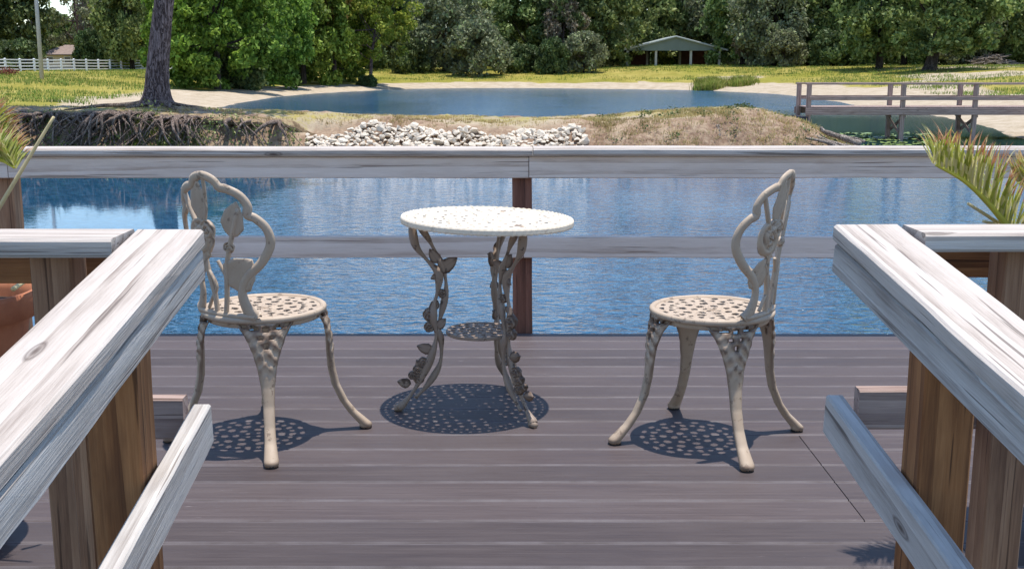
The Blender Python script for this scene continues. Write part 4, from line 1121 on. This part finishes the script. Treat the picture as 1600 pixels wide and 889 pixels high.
for pp in (980.5, 1025, 1079.5, 1124):
    xx = aty(pp, 100, YP).x-pv.location.x
    for yy in (.15, dp-.3): mesh('post', *(lambda b: (b.v, b.f))(MB().box((xx-.13, yy, -.3), (xx+.13, yy+.26, gb))), M['pav_post'], pv)
for a, b in ((983, 1023), (1081, 1122)):
    xa, xb = aty(a, 100, YP).x-pv.location.x, aty(b, 100, YP).x-pv.location.x
    mesh('wall', *(lambda q_: (q_.v, q_.f))(MB().box((xa, dp-.2, -.2), (xb+.3, dp-.05, gb+.1))), M['brick_dark'], pv)

# beige house behind the fence
YH = 150.; hx = aty(104, 100, YH).x; hg = hz(hx, YH)
hs = empty('house', (hx, YH, hg), 0, 'beige house with a brown hipped roof half hidden behind the left trees', 'house')
wt = 1.9; rt = aty(104, 70, YH).z-hg
mesh('wall', *(lambda q_: (q_.v, q_.f))(MB().box((-3.2, 0, -.3), (3.2, 6, wt))), M['house_wall'], hs)
mesh('roof', [(-3.7, -.5, wt), (3.7, -.5, wt), (3.7, 6.5, wt), (-3.7, 6.5, wt), (-1.2, 3, rt), (1.2, 3, rt), (-3.7, -.5, wt-.15), (3.7, -.5, wt-.15), (3.7, 6.5, wt-.15), (-3.7, 6.5, wt-.15)],
     [(0, 1, 5, 4), (1, 2, 5), (2, 3, 4, 5), (3, 0, 4), (0, 6, 7, 1), (1, 7, 8, 2), (2, 8, 9, 3), (3, 9, 6, 0), (9, 8, 7, 6)], M['house_roof'], hs)
for xx in (-2.1, .2, 2.2):
    wd = mesh('window', *(lambda q_: (q_.v, q_.f))(MB().box((xx-.45, -.06, .7), (xx+.45, .0, 1.6))), M['white_paint'], hs)
    mesh('pane', *(lambda q_: (q_.v, q_.f))(MB().box((xx-.38, -.09, .77), (xx+.38, -.062, 1.53))), M['glass_dark'], wd)

# white fence
fa = Vector((aty(-120, 118, 92).x, 92, 0)); fb2_ = Vector((aty(312, 115, 134).x, 134, 0)); L = (fb2_-fa).length; nb = 22
fo = empty('fence', (fa.x, fa.y, hz(fa.x, fa.y)), 0, 'long white four rail fence along the far side of the left field', 'fence'); FO = Vector(fo.location)
pm = None
for i in range(nb+1):
    p = fa.lerp(fb2_, i/nb); z = hz(p.x, p.y)
    if pm is None: pm = mesh('post', *(lambda q_: (q_.v, q_.f))(MB().box((-.08, -.08, -.3), (.08, .08, 1.12)).add([(-.1, -.1, 1.12), (.1, -.1, 1.12), (.1, .1, 1.12), (-.1, .1, 1.12), (0, 0, 1.18)], [(0, 1, 4), (1, 2, 4), (2, 3, 4), (3, 0, 4), (3, 2, 1, 0)])), M['white_paint'], fo); o = pm
    else: o = pm.copy(); C.objects.link(o)
    o.location = Vector((p.x, p.y, z))-FO
    if i:
        for h in (.2, .48, .76, 1.04): board('rail', (pp_.x, pp_.y, zp+h), (p.x, p.y, z+h), .10, .05, M['white_paint'], fo, up=(0, -1, 0), nseg=1, warp=0, origin=FO)
    pp_ = p; zp = z

# pole
pb = aty(65, 116, 80.); pz = hz(pb.x, 80)
po = empty('utility_pole', (pb.x, 80, pz), 0, 'slender pale grey pole standing in the left field in front of the fence', 'pole')
m = MB(); m.tube([(0, 0, -.4), (.03, 0, 5), (.1, 0, 11)], [.15, .13, .10], 12); m.build('shaft', M['pole'], po, smooth=True)
m = MB(); m.box((-.7, -.06, 10.2), (.9, .06, 10.34)); m.build('cross_arm', M['bark'], po)
# red shrub and brush pile
x = aty(4, 118, 86).x; cs = [np.array([x+a, 86+b, hz(x, 86)+.25])+rng.normal(size=(60, 3))*np.array([.25, .2, .13]) for a in (-1, -.6, -.2, .3, .6) for b in (0, .4)]
v, f = leaves(np.concatenate(cs), .08, rng); M['red'] = leaf_mat('reddish_leaves', [(.22, .07, .05), (.30, .12, .08), (.18, .12, .05)])
t = empty('shrub', (x, 86, hz(x, 86)), 0, 'low reddish shrub at the left end of the field by the fence', 'shrub')
o = link('foliage', np_mesh('foliage', v-np.array(t.location), f, M['red']), None, t)
xx = aty(1550, 108, 116).x; zz = hz(xx, 116); t = empty('brush_pile', (xx, 116, zz), 0, 'heap of pale brown cut branches in front of the wood on the right', 'brush pile')
m = MB()
for i in range(150):
    a = rn.uniform(0, PI); c = Vector((rn.gauss(0, 1.1), rn.gauss(0, .7), 0)); c.z = max(.05, 1.15*math.exp(-(c.x**2+c.y**2)/2.2)*rn.uniform(.2, 1)); d = Vector((math.cos(a), math.sin(a)*.6, rn.uniform(-.35, .35)))*rn.uniform(.4, 1.2)
    m.tube([c-d, c+Vector((0, 0, .1)), c+d], [.05, .04, .015], 5)
tag(m.build('branches', M['driftwood'], t, smooth=True), kind='stuff')
x = aty(1161, 160, 28.8).x
t = empty('weed', (x, 28.8, hz(x, 28.8)), 0, 'small dark weed standing alone on top of the mound', 'plant')
v, f = leaves(rng.normal(size=(90, 3))*np.array([.10, .08, .045])+np.array([0, 0, .09]), .035, rng); link('foliage', np_mesh('foliage', v, f, M['leaf_dark']), None, t)
